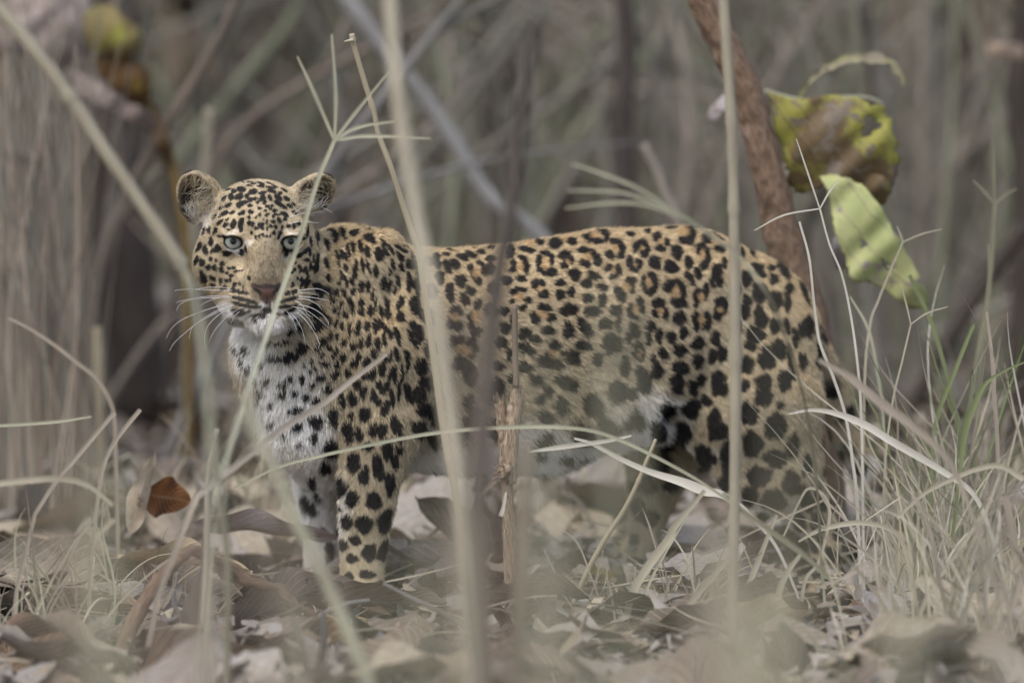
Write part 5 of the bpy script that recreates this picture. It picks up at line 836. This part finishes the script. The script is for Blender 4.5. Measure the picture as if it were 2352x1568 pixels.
stalk('brown_twig', [(-20, 1326), (51, 1342), (171, 1351), (318, 1365)], -.1, [13, 12, 11, 6], 'brown', 'slim brown twig lying level at the left edge', 'twig', ground_=False)
stalk('cut_twig', [(386, 1530), (405, 1548), (450, 1600)], -.6, [14, 15, 15], 'brown', 'brown twig with a pale cut end at the bottom edge', 'twig', ground_=False)
stalk('grey_twig', [(880, 1340), (960, 1380), (1040, 1420), (1100, 1465)], -.55, [10, 12, 10, 8], 'grey', 'grey twig lying in front of the leopard\'s near paw', 'twig', ground_=False, rough=.15)
stalk('grey_twig', [(1250, 1262), (1272, 1310), (1296, 1360), (1330, 1420), (1372, 1500)], -.2, [6, 8, 9, 8], 'grey', 'thin blue-grey twig leaning below the ochre stalk', 'twig', rough=.2)
stalk('rust_stalk', [(-10, 1330), (-2, 1400), (6, 1470), (0, 1560)], -.2, [8, 9, 9], 'brown', 'reddish stalk at the lower left edge', 'stalk')
# soft, very near blades
for pts, Y, w, m, lab in (([(1410, 640), (1420, 800), (1432, 1000), (1440, 1250), (1450, 1600)], -5.2, [16, 30, 34], 'pgreen', 'very near green-grey straw, a mere veil over the leopard\'s belly'),
        ([(1340, 820), (1355, 950), (1370, 1150), (1375, 1600)], -5.0, [12, 24, 26], 'olive', 'very near olive straw, a haze over the leopard\'s flank'),
        ([(1650, 1190), (1665, 1330), (1690, 1600)], -4.6, [30, 60, 80], 'straw', 'very near straw, a pale smear under the hip cane'),
        ([(1570, 1290), (1600, 1400), (1590, 1600)], -4.8, [24, 54, 70], 'pink', 'very near straw, a dull smear left of the hip cane\'s foot'),
        ([(1780, 1330), (1770, 1450), (1790, 1600)], -4.7, [24, 50, 60], 'pgreen', 'very near greenish straw, a smear right of the hip cane\'s foot'),
        ([(1140, 1180), (1150, 1400), (1160, 1600)], -4.4, [18, 24, 26], 'brown', 'very near brown straw, a smear before the broken stick\'s foot'),
        ([(150, 1000), (160, 1150), (170, 1600)], -4.4, [14, 30, 34], 'brown', 'very near brown straw, a smear at the lower left'),
        ([(690, 1330), (720, 1450), (710, 1600)], -4.8, [20, 34, 40], 'pgreen', 'very near green-grey straw at the bottom beside the slanting cane'),
        ([(480, 1180), (470, 1350), (480, 1600)], -4.8, [20, 40, 46], 'pink', 'very near dull straw over the dark stump at the lower left'),
        ([(1010, 1160), (1000, 1350), (1010, 1600)], -4.8, [20, 40, 46], 'brown', 'very near brown straw left of the tan cane\'s foot'),
        ([(1260, 1200), (1275, 1380), (1270, 1600)], -4.8, [20, 44, 54], 'pink', 'very near dull straw right of the broken stick\'s foot'),
        ([(250, 1040), (240, 1250), (250, 1600)], -5.0, [20, 42, 52], 'pgreen', 'very near straw, a soft smear left of the bent dead branch'),
        ([(1230, 760), (1240, 950), (1235, 1250), (1240, 1600)], -5.3, [10, 24, 30, 34], 'pgreen', 'very near straw, a veil right of the broken stick'),
        ([(590, 640), (560, 800), (600, 1100), (640, 1600)], -5.4, [8, 18, 24], 'straw', 'very near straw, a faint veil over the leopard\'s throat'),
        ([(1060, 640), (1075, 900), (1085, 1200), (1090, 1600)], -5.2, [14, 26, 30], 'pink', 'very near straw, a veil between the tan cane and the dark stem'),
        ([(1770, 560), (1790, 800), (1800, 1100), (1810, 1600)], -5.4, [6, 14, 16], 'olive', 'very near olive straw, a veil over the leopard\'s thigh'),
        ([(2330, 1100), (2310, 1350), (2290, 1600)], -4.8, [20, 40, 50], 'pink', 'very near straw, a smear in the lower right corner'),
        ([(2080, 1250), (2090, 1420), (2070, 1600)], -5.0, [16, 36, 44], 'pgreen', 'very near straw, a smear over the right grass tufts')):
    G('grass_straw', pts, Y, w, m, lab, n=24)
# a loose screen of very near dry blades, thrown far out of focus
vg = np.random.default_rng(404)
def screen(label, spans, mats):
    o = bpy.data.objects.new('grass_screen', None); b = P(spans[0][0], 1560, -6.0); b[2] = 0; o.location = b; link(o, label=label, cat='grass')
    for x0, y0, x1 in spans:
        Y = vg.uniform(-6.6, -5.2); pa = to_ground(catmull(path3([(x0, y0), (x0 * .6 + x1 * .4 + vg.normal() * 14, y0 * .55 + 1580 * .45), (x1, 1600)], Y), 12)); w = widths(pa, [8, vg.uniform(24, 40), vg.uniform(26, 46), 30]); V, F, U = blade(pa, w, .3, vg.normal() * .3); mesh_obj('straw', V - b, F, MT[mats[vg.integers(len(mats))]], o, uv=U)
screen('loose screen of very near straws blurred over the lower right grass', [(1720, 1100, 1760), (1850, 1000, 1830), (2080, 1080, 2050), (2220, 1000, 2260)], ['straw', 'pgreen', 'pink'])
screen('loose screen of very near straws blurred before the belly and broken stick', [(1010, 1060, 1030), (1290, 1140, 1310), (1580, 1100, 1600)], ['pgreen', 'olive', 'straw'])
screen('loose screen of very near straws blurred over the lower left litter', [(130, 860, 150), (400, 1180, 380), (700, 1180, 720), (880, 1260, 870)], ['pink', 'straw', 'pgreen'])
# ------------------------------------------------------------------ grass tufts in front and beside
def tuft(label, px, Y, npart, nstuff, h0, spread, mats, seed, w=6.0, lean=0.0, cat='grass tuft', droop=.5, py=None):
    g = np.random.default_rng(seed); b = P(px, 1400, Y); b[2] = float(gz(b[0], b[1])); o = bpy.data.objects.new('grass_tuft', None); o.location = b; link(o, label=label, cat=cat)
    acc = {m: ([], [], [], 0) for m in mats}
    for k in range(npart + nstuff):
        az = g.uniform(0, 6.28); L = h0 * g.uniform(.45, 1.15); bx, by = g.normal() * spread * .5, g.normal() * spread * .35; d = np.array([math.cos(az) + lean, math.sin(az) * .6, 0]) * g.uniform(.15, .75)
        t = np.linspace(0, 1, 12)[:, None]; dr = droop * g.uniform(.2, 1.6); pa = np.array([bx, by, -.01]) + d * L * (t + .5 * t * t) * .7 + np.array([0, 0, 1]) * L * (t - dr * t ** 2.4 * .75) + g.normal(size=3) * .02 * L * np.sin(t * 6)
        if g.random() < .18:
            kk = g.integers(5, 9); fold = pa[kk] + (pa[kk:] - pa[kk]) * np.array([1.4, 1.2, -.8]); pa = np.vstack([pa[:kk], fold])
        wd = w * M * g.uniform(.5, 1.3) * np.clip(np.sin(np.pi * (.12 + .86 * t[:, 0])), .15, 1); V, F, U = blade(pa, wd, .5, g.normal() * .8); m = mats[g.integers(len(mats))]
        if k < npart: mesh_obj('blade', V, F, MT[m], o, uv=U)
        else:
            a = acc[m]; a[0].append(V); a[1].append(F + a[3]); a[2].append(U); acc[m] = (a[0], a[1], a[2], a[3] + len(V))
    for m, a in acc.items():
        if a[0]: mesh_obj('blades', np.concatenate(a[0]), np.concatenate(a[1]), MT[m], o, uv=np.concatenate(a[2]), kind='stuff')
    return o
dry = ['straw', 'white', 'pink', 'straw', 'cane']; mix = ['straw', 'pgreen', 'green', 'pink', 'white']
tuft('fine dry grass tuft at the leopard\'s hind paw, in focus', 2090, .05, 14, 14, .38, .10, mix, 31, 4.2, .05, droop=.3)
tuft('tangled pale grass tuft right of the hind paw', 2160, -.1, 26, 40, .40, .16, dry, 32, 5, droop=.35)
tuft('green-shot grass tuft by the right edge', 2240, .15, 24, 70, .62, .16, mix, 33, 5.5, droop=.25)
tuft('dry straw tuft in the lower right corner', 2290, -.7, 22, 70, .36, .2, dry, 34, 8, droop=.35)
tuft('low tangled straw tuft right of centre at the bottom', 1960, -.8, 12, 22, .18, .24, ['pink', 'straw', 'olive'], 35, 6, droop=.6)
tuft('blurred straw tuft at the bottom under the hip cane', 1700, -1.2, 10, 40, .2, .2, ['straw', 'pink', 'olive'], 36, 8, droop=.8)
tuft('sparse thin grass tuft in front of the leopard\'s far hind paw', 1530, -.2, 12, 26, .26, .16, ['straw', 'pgreen', 'pink'], 37, 5)
tuft('thin dry grass tuft at the left edge in the litter', 70, -.35, 14, 34, .30, .16, ['straw', 'pink', 'pgreen'], 38, 5)
tuft('sparse dry grass tuft left of the leopard\'s feet', 300, -.2, 12, 22, .26, .18, ['straw', 'pink', 'cane'], 39, 4.5)
tuft('blurred dry grass tuft behind the leopard\'s chest', 480, .9, 10, 40, .34, .2, ['straw', 'pink', 'olive'], 40, 7)
tuft('grey dry grass tuft behind the leopard\'s belly', 1250, 1.0, 8, 40, .26, .3, ['pink', 'grey', 'straw'], 41, 7)
tuft('blurred green and straw tuft behind the seed stalks', 2180, 1.0, 10, 60, .5, .2, ['olive', 'green', 'pink'], 42, 9)
# tall dry grass hanging like a curtain at the left, further right and across the back
def curtain(label, x0, x1, Y0, Y1, n, h0, h1, mats, seed, w, cat='tall grass', sway=.12):
    g = np.random.default_rng(seed); b = P((x0 + x1) / 2, 1300, (Y0 + Y1) / 2); b[2] = float(gz(b[0], b[1])); o = bpy.data.objects.new('tall_grass', None); o.location = b; link(o, label=label, cat=cat)
    for mi, m in enumerate(mats):
        Vs, Fs, Us, off = [], [], [], 0
        for k in range(n // len(mats)):
            Y = g.uniform(Y0, Y1); px = g.uniform(x0, x1); c = P(px, 1000, Y); c[2] = float(gz(c[0], c[1])); H = g.uniform(h0, h1); t = np.linspace(0, 1, 9)[:, None]
            d = np.array([g.normal() * sway, g.normal() * sway * .6, 0]); pa = c + d * H * t ** 1.7 + np.array([0, 0, H]) * (t - .12 * g.random() * t ** 3) + np.array([1, .5, 0]) * .012 * np.sin(t * g.uniform(3, 9) + g.uniform(0, 6))
            wd = w * g.uniform(.5, 1.4) * np.clip(1 - t[:, 0] * .75, .15, 1) * ((Y + CAMD) / FPX); V, F, U = blade(pa, wd, .4, g.normal()); Vs.append(V - b); Fs.append(F + off); Us.append(U); off += len(V)
        mesh_obj('stalks', np.concatenate(Vs), np.concatenate(Fs), MT[m], o, uv=np.concatenate(Us), kind='stuff')
curtain('curtain of fine brown dry grass hanging down the left edge', -60, 215, 1.0, 2.2, 170, .7, 1.3, ['brown', 'pink', 'far_grey'], 51, 9, sway=.10)
curtain('second brown grass curtain further left behind the slanting cane', 40, 250, 2.4, 4.0, 70, .9, 1.5, ['far_brown', 'dark', 'far_grey'], 52, 14, sway=.12)
curtain('olive-grey tall grass standing far behind the leopard\'s back', 900, 1650, 4.0, 8.5, 150, .9, 1.9, ['far_olive', 'far_grey', 'far_brown', 'dark'], 53, 22, sway=.42)
curtain('pale tall grass blurred behind the sapling', 1880, 2420, 2.6, 7.0, 130, .8, 1.5, ['far_grey', 'far_olive', 'far_pink'], 54, 16, sway=.3)
curtain('tall grass blurred behind the leopard\'s head', 380, 950, 4.5, 9.0, 90, .8, 1.7, ['far_olive', 'far_brown', 'far_grey'], 55, 26, sway=.45)
curtain('dim tall grass behind the leopard\'s rump', 1500, 1980, 3.0, 7.0, 90, .8, 1.6, ['far_grey', 'far_olive', 'far_pink'], 56, 20, sway=.38)
# blurred branches behind
bg = np.random.default_rng(77)
for pts, Y, w, m, lab in (([(1600, -20), (1500, 110), (1400, 230), (1310, 330), (1250, 450)], 3.6, [40, 38, 34, 28], 'far_olive', 'thick olive branch slanting to the upper right behind the leopard\'s back'),
        ([(1560, -30), (1470, 30), (1360, 90)], 4.0, [34, 34, 26], 'far_olive', 'olive branch near the top edge right of the dark stem'),
        ([(1366, 204), (1440, 205), (1530, 214)], 3.4, [26, 28, 24], 'far_pink', 'short pale level branch behind the dark stem'),
        ([(1372, 210), (1385, 300), (1400, 420), (1410, 700)], 3.4, [24, 26, 26], 'far_grey', 'grey upright branch under the short level one'),
        ([(1430, -30), (1440, 120), (1430, 300), (1450, 700)], 2.7, [46, 52, 56], 'dark', 'dark upright trunk far behind right of the dark stem'),
        ([(700, -40), (660, 60), (560, 180), (440, 330), (300, 480)], 3.2, [26, 30, 34, 34], 'far_olive', 'olive-grey branch slanting down left above the leopard\'s head'),
        ([(480, 250), (470, 400), (440, 600), (430, 900)], 2.0, [24, 28, 28], 'cane2', 'tan blurred cane rising behind the leopard\'s left ear'),
        ([(560, 260), (500, 330), (470, 420)], 4.2, [26, 30, 24], 'dark', 'dark bent twig above the leopard\'s left ear'),
        ([(2352, 520), (2290, 610), (2220, 710), (2150, 830), (2080, 960)], 1.8, [38, 40, 40, 34], 'purple', 'mauve branch slanting in from the right edge'),
        ([(2360, -40), (2346, 200), (2352, 460), (2340, 900)], 2.2, [64, 60, 56], 'purple', 'mauve-grey trunk cut off by the right edge'),
        ([(1980, -30), (1975, 120), (1985, 420), (1990, 900)], 3.2, [34, 34, 36], 'far_grey', 'grey upright stem behind the curled leaf'),
        ([(2130, -30), (2150, 200), (2140, 500), (2160, 900)], 4.5, [50, 50, 50], 'far_grey', 'wide pale grey stem far behind the hanging leaf'),
        ([(1480, 330), (1520, 420), (1560, 520), (1600, 620)], 1.5, [20, 24, 22], 'far_pink', 'short pinkish stem behind the leopard\'s lower back'),
        ([(2120, 780), (2200, 740), (2300, 700), (2400, 640)], 2.4, [16, 18, 18], 'far_grey', 'thin grey branch level behind the right grass'),
        ([(1100, -30), (1060, 200), (1090, 420), (1080, 800)], 6.0, [50, 54, 56], 'far_olive', 'olive trunk far behind between cane and dark stem')):
    stalk('blurred_branch', pts, Y, w, m, lab, 'branch', n=24, rough=.1)
def dark_tree(label, px, Y, w, lean, mat, seed):
    g = np.random.default_rng(seed); b = P(px, 1000, Y); b[2] = float(gz(b[0], b[1])) - .05; o = bpy.data.objects.new('forest_tree', None); o.location = b; link(o, label=label, cat='tree')
    H = 3.4; t = np.linspace(0, 1, 30)[:, None]; pa = np.array([lean * H, 0, H]) * t + np.array([.05, .03, 0]) * np.sin(t * 7 + seed); r = np.linspace(1.25, .8, 30) * w * .5 * (Y + CAMD) / FPX; V, F, U = tube(pa, r, 16)
    V = V + vnoise(V, 14)[:, None] * r.mean() * .2; mesh_obj('trunk', V, F, mat, o, uv=U)
    for k in range(5):
        i = int(g.integers(10, 28)); az = g.uniform(0, 6.28); e = pa[i] + np.array([math.cos(az) * .9, math.sin(az) * .7, g.uniform(.3, .9)]); q = catmull([pa[i], (pa[i] * .55 + e * .45) + np.array([0, 0, .06]), e], 10); V, F, U = tube(q, np.linspace(r[i] * .45, r[i] * .12, len(q)), 8); mesh_obj('limb', V, F, mat, o, uv=U)
dark_tree('dark tree trunk blurred left of the leopard\'s head', 335, 2.8, 115, -.03, MT['dark'], 3)
dark_tree('dark slim tree behind the top right grass', 2250, 8.0, 70, .06, MT['dark'], 5)
dark_tree('grey tree far behind the leopard\'s head', 700, 9.0, 90, .05, MT['grey'], 6)
dark_tree('dark tree behind the thick tan cane', 1010, 8.5, 80, -.05, MT['dark'], 8)
dark_tree('brown tree far behind the leaning tree', 1830, 9.0, 80, .04, MT['brown'], 9)
# tangles of bare twigs, blurred, that cross one another behind
def tangle(label, px, Y, W, n, mats, seed):
    g = np.random.default_rng(seed); b = P(px, 1000, Y); b[2] = float(gz(b[0], b[1])); o = bpy.data.objects.new('twig_tangle', None); o.location = b; link(o, label=label, cat='bush')
    for k in range(n):
        a = float(np.clip(g.normal() * .42, -.7, .7)); L = g.uniform(.9, 2.2); s0 = np.array([g.uniform(-W, W), g.uniform(-.5, .5), 0]); d = np.array([math.sin(a), g.normal() * .2, math.cos(a)]); q = catmull([s0, s0 + d * L * .35 + g.normal(size=3) * .05, s0 + d * L * .7 + np.array([g.normal() * .16, 0, 0]), s0 + d * L + np.array([g.normal() * .3, 0, -.1 * g.random()])], 18)
        r = g.uniform(.005, .017); V, F, U = tube(q, np.linspace(r, r * .4, len(q)), 7); m = MT[mats[g.integers(len(mats))]]; t = mesh_obj('twig', V, F, m, o, uv=U)
        for j in range(3):
            i = int(g.integers(6, len(q) - 2)); e = q[i] + np.array([g.normal() * .28, g.normal() * .1, g.uniform(.05, .35)]); V, F, U = tube(catmull([q[i], q[i] * .5 + e * .5 + g.normal(size=3) * .03, e], 8), np.linspace(r * .5, r * .15, 9), 5); mesh_obj('side_twig', V, F, m, t, uv=U)
tangle('grey-green tangle of bare twigs behind the finger grass head', 780, 3.6, .45, 11, ['far_grey', 'far_olive', 'grey'], 301)
tangle('olive tangle of bare twigs behind the leopard\'s back', 1330, 3.2, .5, 14, ['far_olive', 'far_grey', 'far_pink'], 302)
tangle('pale tangle of bare twigs behind the leaning tree', 1800, 3.4, .45, 11, ['far_grey', 'far_pink'], 303)
tangle('grey tangle of bare twigs at the right edge', 2200, 3.0, .4, 11, ['far_grey', 'far_pink', 'purple'], 304)
tangle('brown tangle of bare twigs at the left edge', 130, 3.4, .45, 10, ['far_brown', 'far_grey'], 305)
tangle('brown tangle of bare twigs before the dark trunk at the left', 330, 2.2, .22, 9, ['far_brown', 'far_pink', 'grey'], 308)
tangle('far grey tangle of bare twigs above the leopard\'s head', 520, 6.0, .7, 12, ['far_grey', 'far_olive'], 306)
tangle('far olive tangle of bare twigs right of the thick tan cane', 1130, 6.0, .7, 12, ['far_olive', 'far_grey'], 307)
# shrubs that close the view
folm = {}
for nm, a, b_ in (('olive', S(58, 62, 44), S(136, 136, 106)), ('greygreen', S(76, 76, 62), S(157, 153, 133)), ('brown', S(58, 48, 40), S(144, 128, 108)), ('mauve', S(80, 70, 62), S(160, 148, 134))):
    t = NT('foliage_' + nm, .75, .15); at = t.new('Attribute', attribute_name='tint'); t.base(t.mix(at.outputs['Fac'], a, b_)); folm[nm] = t.m
def shrub(label, px, Y, W, H, nl, fol, stem_mat, seed, ns=7, ls=.05):
    g = np.random.default_rng(seed); b = P(px, 1000, Y); b[2] = float(gz(b[0], b[1])); o = bpy.data.objects.new('shrub', None); o.location = b; link(o, label=label, cat='shrub', group='shrubs of the dry forest behind')
    tips = []
    for k in range(ns):
        a = g.uniform(0, 6.28); e = np.array([math.cos(a) * W * g.uniform(.2, .6), math.sin(a) * W * .4, H * g.uniform(.6, 1.05)]); m = e * .5 + g.normal(size=3) * .06; q = catmull([np.array([g.normal() * .04, g.normal() * .04, -.03]), m, e], 14); V, F, U = tube(q, np.linspace(.014, .004, len(q)), 6); mesh_obj('stem', V, F, MT[stem_mat], o, uv=U); tips += [q[int(len(q) * f)] for f in (.45, .6, .75, .9, 1 - 1e-6)]
    tips = np.array(tips); c = tips[g.integers(len(tips), size=nl)] + g.normal(size=(nl, 3)) * np.array([W * .14, W * .12, H * .10]); c[:, 2] = np.abs(c[:, 2])
    n = g.normal(size=(nl, 3)); n /= np.linalg.norm(n, axis=1)[:, None]; u = np.cross(n, [0, .3, 1]); u /= np.linalg.norm(u, axis=1)[:, None]; v = np.cross(n, u); s = ls * g.uniform(.6, 1.5, nl)[:, None]
    V = np.stack([c - v * s, c + u * s * .42 + n * s * .1, c + v * s, c - u * s * .42 + n * s * .1], 1).reshape(-1, 3); F = np.arange(nl * 4).reshape(-1, 4); tint = np.repeat(g.random(nl), 4); mesh_obj('foliage', V, F, folm[fol], o, smooth_=False, cols=np.stack([tint, tint, tint, np.ones_like(tint)], 1), kind='stuff')
SH = [(-900, 6, 'greygreen', 'grey'), (-450, 5, 'brown', 'grey'), (2800, 5, 'brown', 'grey'), (3250, 6.5, 'greygreen', 'grey'), (60, 5.5, 'brown', 'brown'), (250, 7.5, 'brown', 'dark'), (480, 6.5, 'mauve', 'grey'), (640, 8, 'greygreen', 'grey'), (820, 7, 'greygreen', 'olive'), (980, 10, 'olive', 'olive'), (1130, 8.5, 'olive', 'dark'), (1290, 7.5, 'olive', 'olive'), (1450, 9.5, 'greygreen', 'grey'), (1590, 7, 'mauve', 'grey'), (1720, 8.5, 'greygreen', 'olive'), (1880, 7, 'mauve', 'grey'), (2020, 9, 'greygreen', 'grey'), (2160, 6.5, 'mauve', 'grey'), (2310, 5.5, 'brown', 'dark'), (150, 12, 'greygreen', 'grey'), (600, 13, 'olive', 'dark'), (1000, 14, 'greygreen', 'grey'), (1400, 13, 'brown', 'dark'), (1800, 14, 'greygreen', 'grey'), (2200, 13, 'greygreen', 'olive')]
NM = dict(brown='brown-leaved', mauve='mauve-grey', greygreen='grey-green', olive='olive')
WHERE = ['far out beyond the left edge', 'just beyond the left edge', 'just beyond the right edge', 'far out beyond the right edge', 'behind the left grass curtain', 'behind the dark trunk at the left', 'behind the leopard\'s left ear', 'above the leopard\'s head', 'behind the five-fingered grass head', 'behind the thick tan cane', 'between the cane and the dark stem', 'behind the dark stem', 'behind the leopard\'s back', 'left of the hip cane', 'behind the leaning tree', 'behind the blotched leaves', 'behind the curled leaf', 'behind the hanging leaf', 'behind the right edge trunk', 'farthest at the top left', 'farthest above the leopard\'s head', 'farthest behind the thick tan cane', 'farthest above the leopard\'s back', 'farthest behind the leaning tree', 'farthest at the top right']
for k, ((px, Y, fol, sm), wh) in enumerate(zip(SH, WHERE)): shrub(f'{NM[fol]} shrub blurred {wh}', px, Y, 1.1, 1.5 if Y < 10 else 2.2, 420, fol, sm, 200 + k, 8, .055 + .003 * Y)
# the pinkish leaf caught in the scrub at the top right
lf = bpy.data.objects.new('pale_leaf', None); lf.location = P(2310, 116, 2.1); link(lf, label='pale pinkish leaf caught in the scrub at the top right', cat='leaf'); leaf_poly('blade', [(2262, 100), (2300, 96), (2350, 104), (2354, 136), (2310, 134), (2266, 128)], 2.1, blotch_mat('leaf_pinkish', S(140, 122, 104), S(156, 138, 120), S(120, 102, 88)), lf, np.array(lf.location), .02, 12)
# ------------------------------------------------------------------ fallen leaves that stand out
def hero_leaf(label, px, py, Y, L, W, col, rx, ry, rz, seed, curl=1.0, lift=.03):
    g = np.random.default_rng(seed); V, F, U = leaf_shape(L, W, g, 9, 17, curl); V = V @ rotm(rx, ry, rz).T; o = mesh_obj('fallen_leaf', V, F, litm, uv=U, cols=np.tile([*S(*col)[:3], 1], (len(V), 1)), label=label, cat='leaf'); o.location = P(px, py, Y); md = o.modifiers.new('sub', 'SUBSURF'); md.levels = 1; md.render_levels = 1
hero_leaf('big grey-brown curled leaf hiding the leopard\'s near paw', 866, 1386, -.22, .24, .14, (138, 124, 112), -.7, .02, .12, 61, .5)
hero_leaf('large purplish ribbed leaf left of the leopard\'s near paw', 640, 1400, -.35, .26, .17, (132, 116, 106), -.95, -.35, .5, 62, .5)
hero_leaf('pale tan leaf with dark blotches in the lower left', 425, 1300, -.15, .24, .13, (204, 184, 150), -.45, .1, -.1, 63, .4)
hero_leaf('rusty orange-brown leaf upright left of the leopard\'s feet', 388, 1145, .25, .10, .09, (122, 76, 36), -1.3, .2, .6, 64, .5)
hero_leaf('bleached narrow leaf standing on end beside the rusty one', 328, 1130, .2, .16, .05, (190, 176, 156), -1.2, -1.3, .2, 65, .4)
hero_leaf('pinkish pale leaf behind the leopard\'s near paw', 948, 1312, .35, .08, .06, (206, 172, 152), -.9, .1, .2, 66, .5)
hero_leaf('yellow leaf beside the leopard\'s far hind paw', 1368, 1318, .3, .08, .05, (186, 160, 84), -1.0, .2, .3, 67, .5)
hero_leaf('curled tan leaf with a dark hollow at the bottom right', 1790, 1450, -.45, .20, .13, (166, 148, 122), -.7, .2, -.3, 68, 1.1)
hero_leaf('upright tan leaf with veins by the broken stick\'s foot', 1250, 1440, -.15, .11, .08, (154, 132, 104), -1.25, -.9, .4, 69, .5)
hero_leaf('flat grey leaf lying across the bottom centre', 1130, 1520, -.5, .2, .12, (158, 150, 146), -.5, .0, .1, 70, .4)
hero_leaf('long mauve leaf lying behind the bent grey branch', 620, 1220, .15, .28, .10, (158, 146, 146), -.6, .08, -.15, 71, .4)
hero_leaf('brown leaf curled up in the lower left corner', 120, 1475, -.5, .18, .11, (138, 116, 98), -.7, .2, .5, 72, 1.0)
hero_leaf('tan leaf under the slim brown twig at the left', 190, 1400, -.25, .24, .12, (158, 138, 114), -.6, -.05, -.2, 73, .6)
hero_leaf('dark brown hollow leaf at the bottom left of centre', 780, 1490, -.55, .16, .11, (120, 88, 52), -.8, .1, -.4, 74, 1.2)
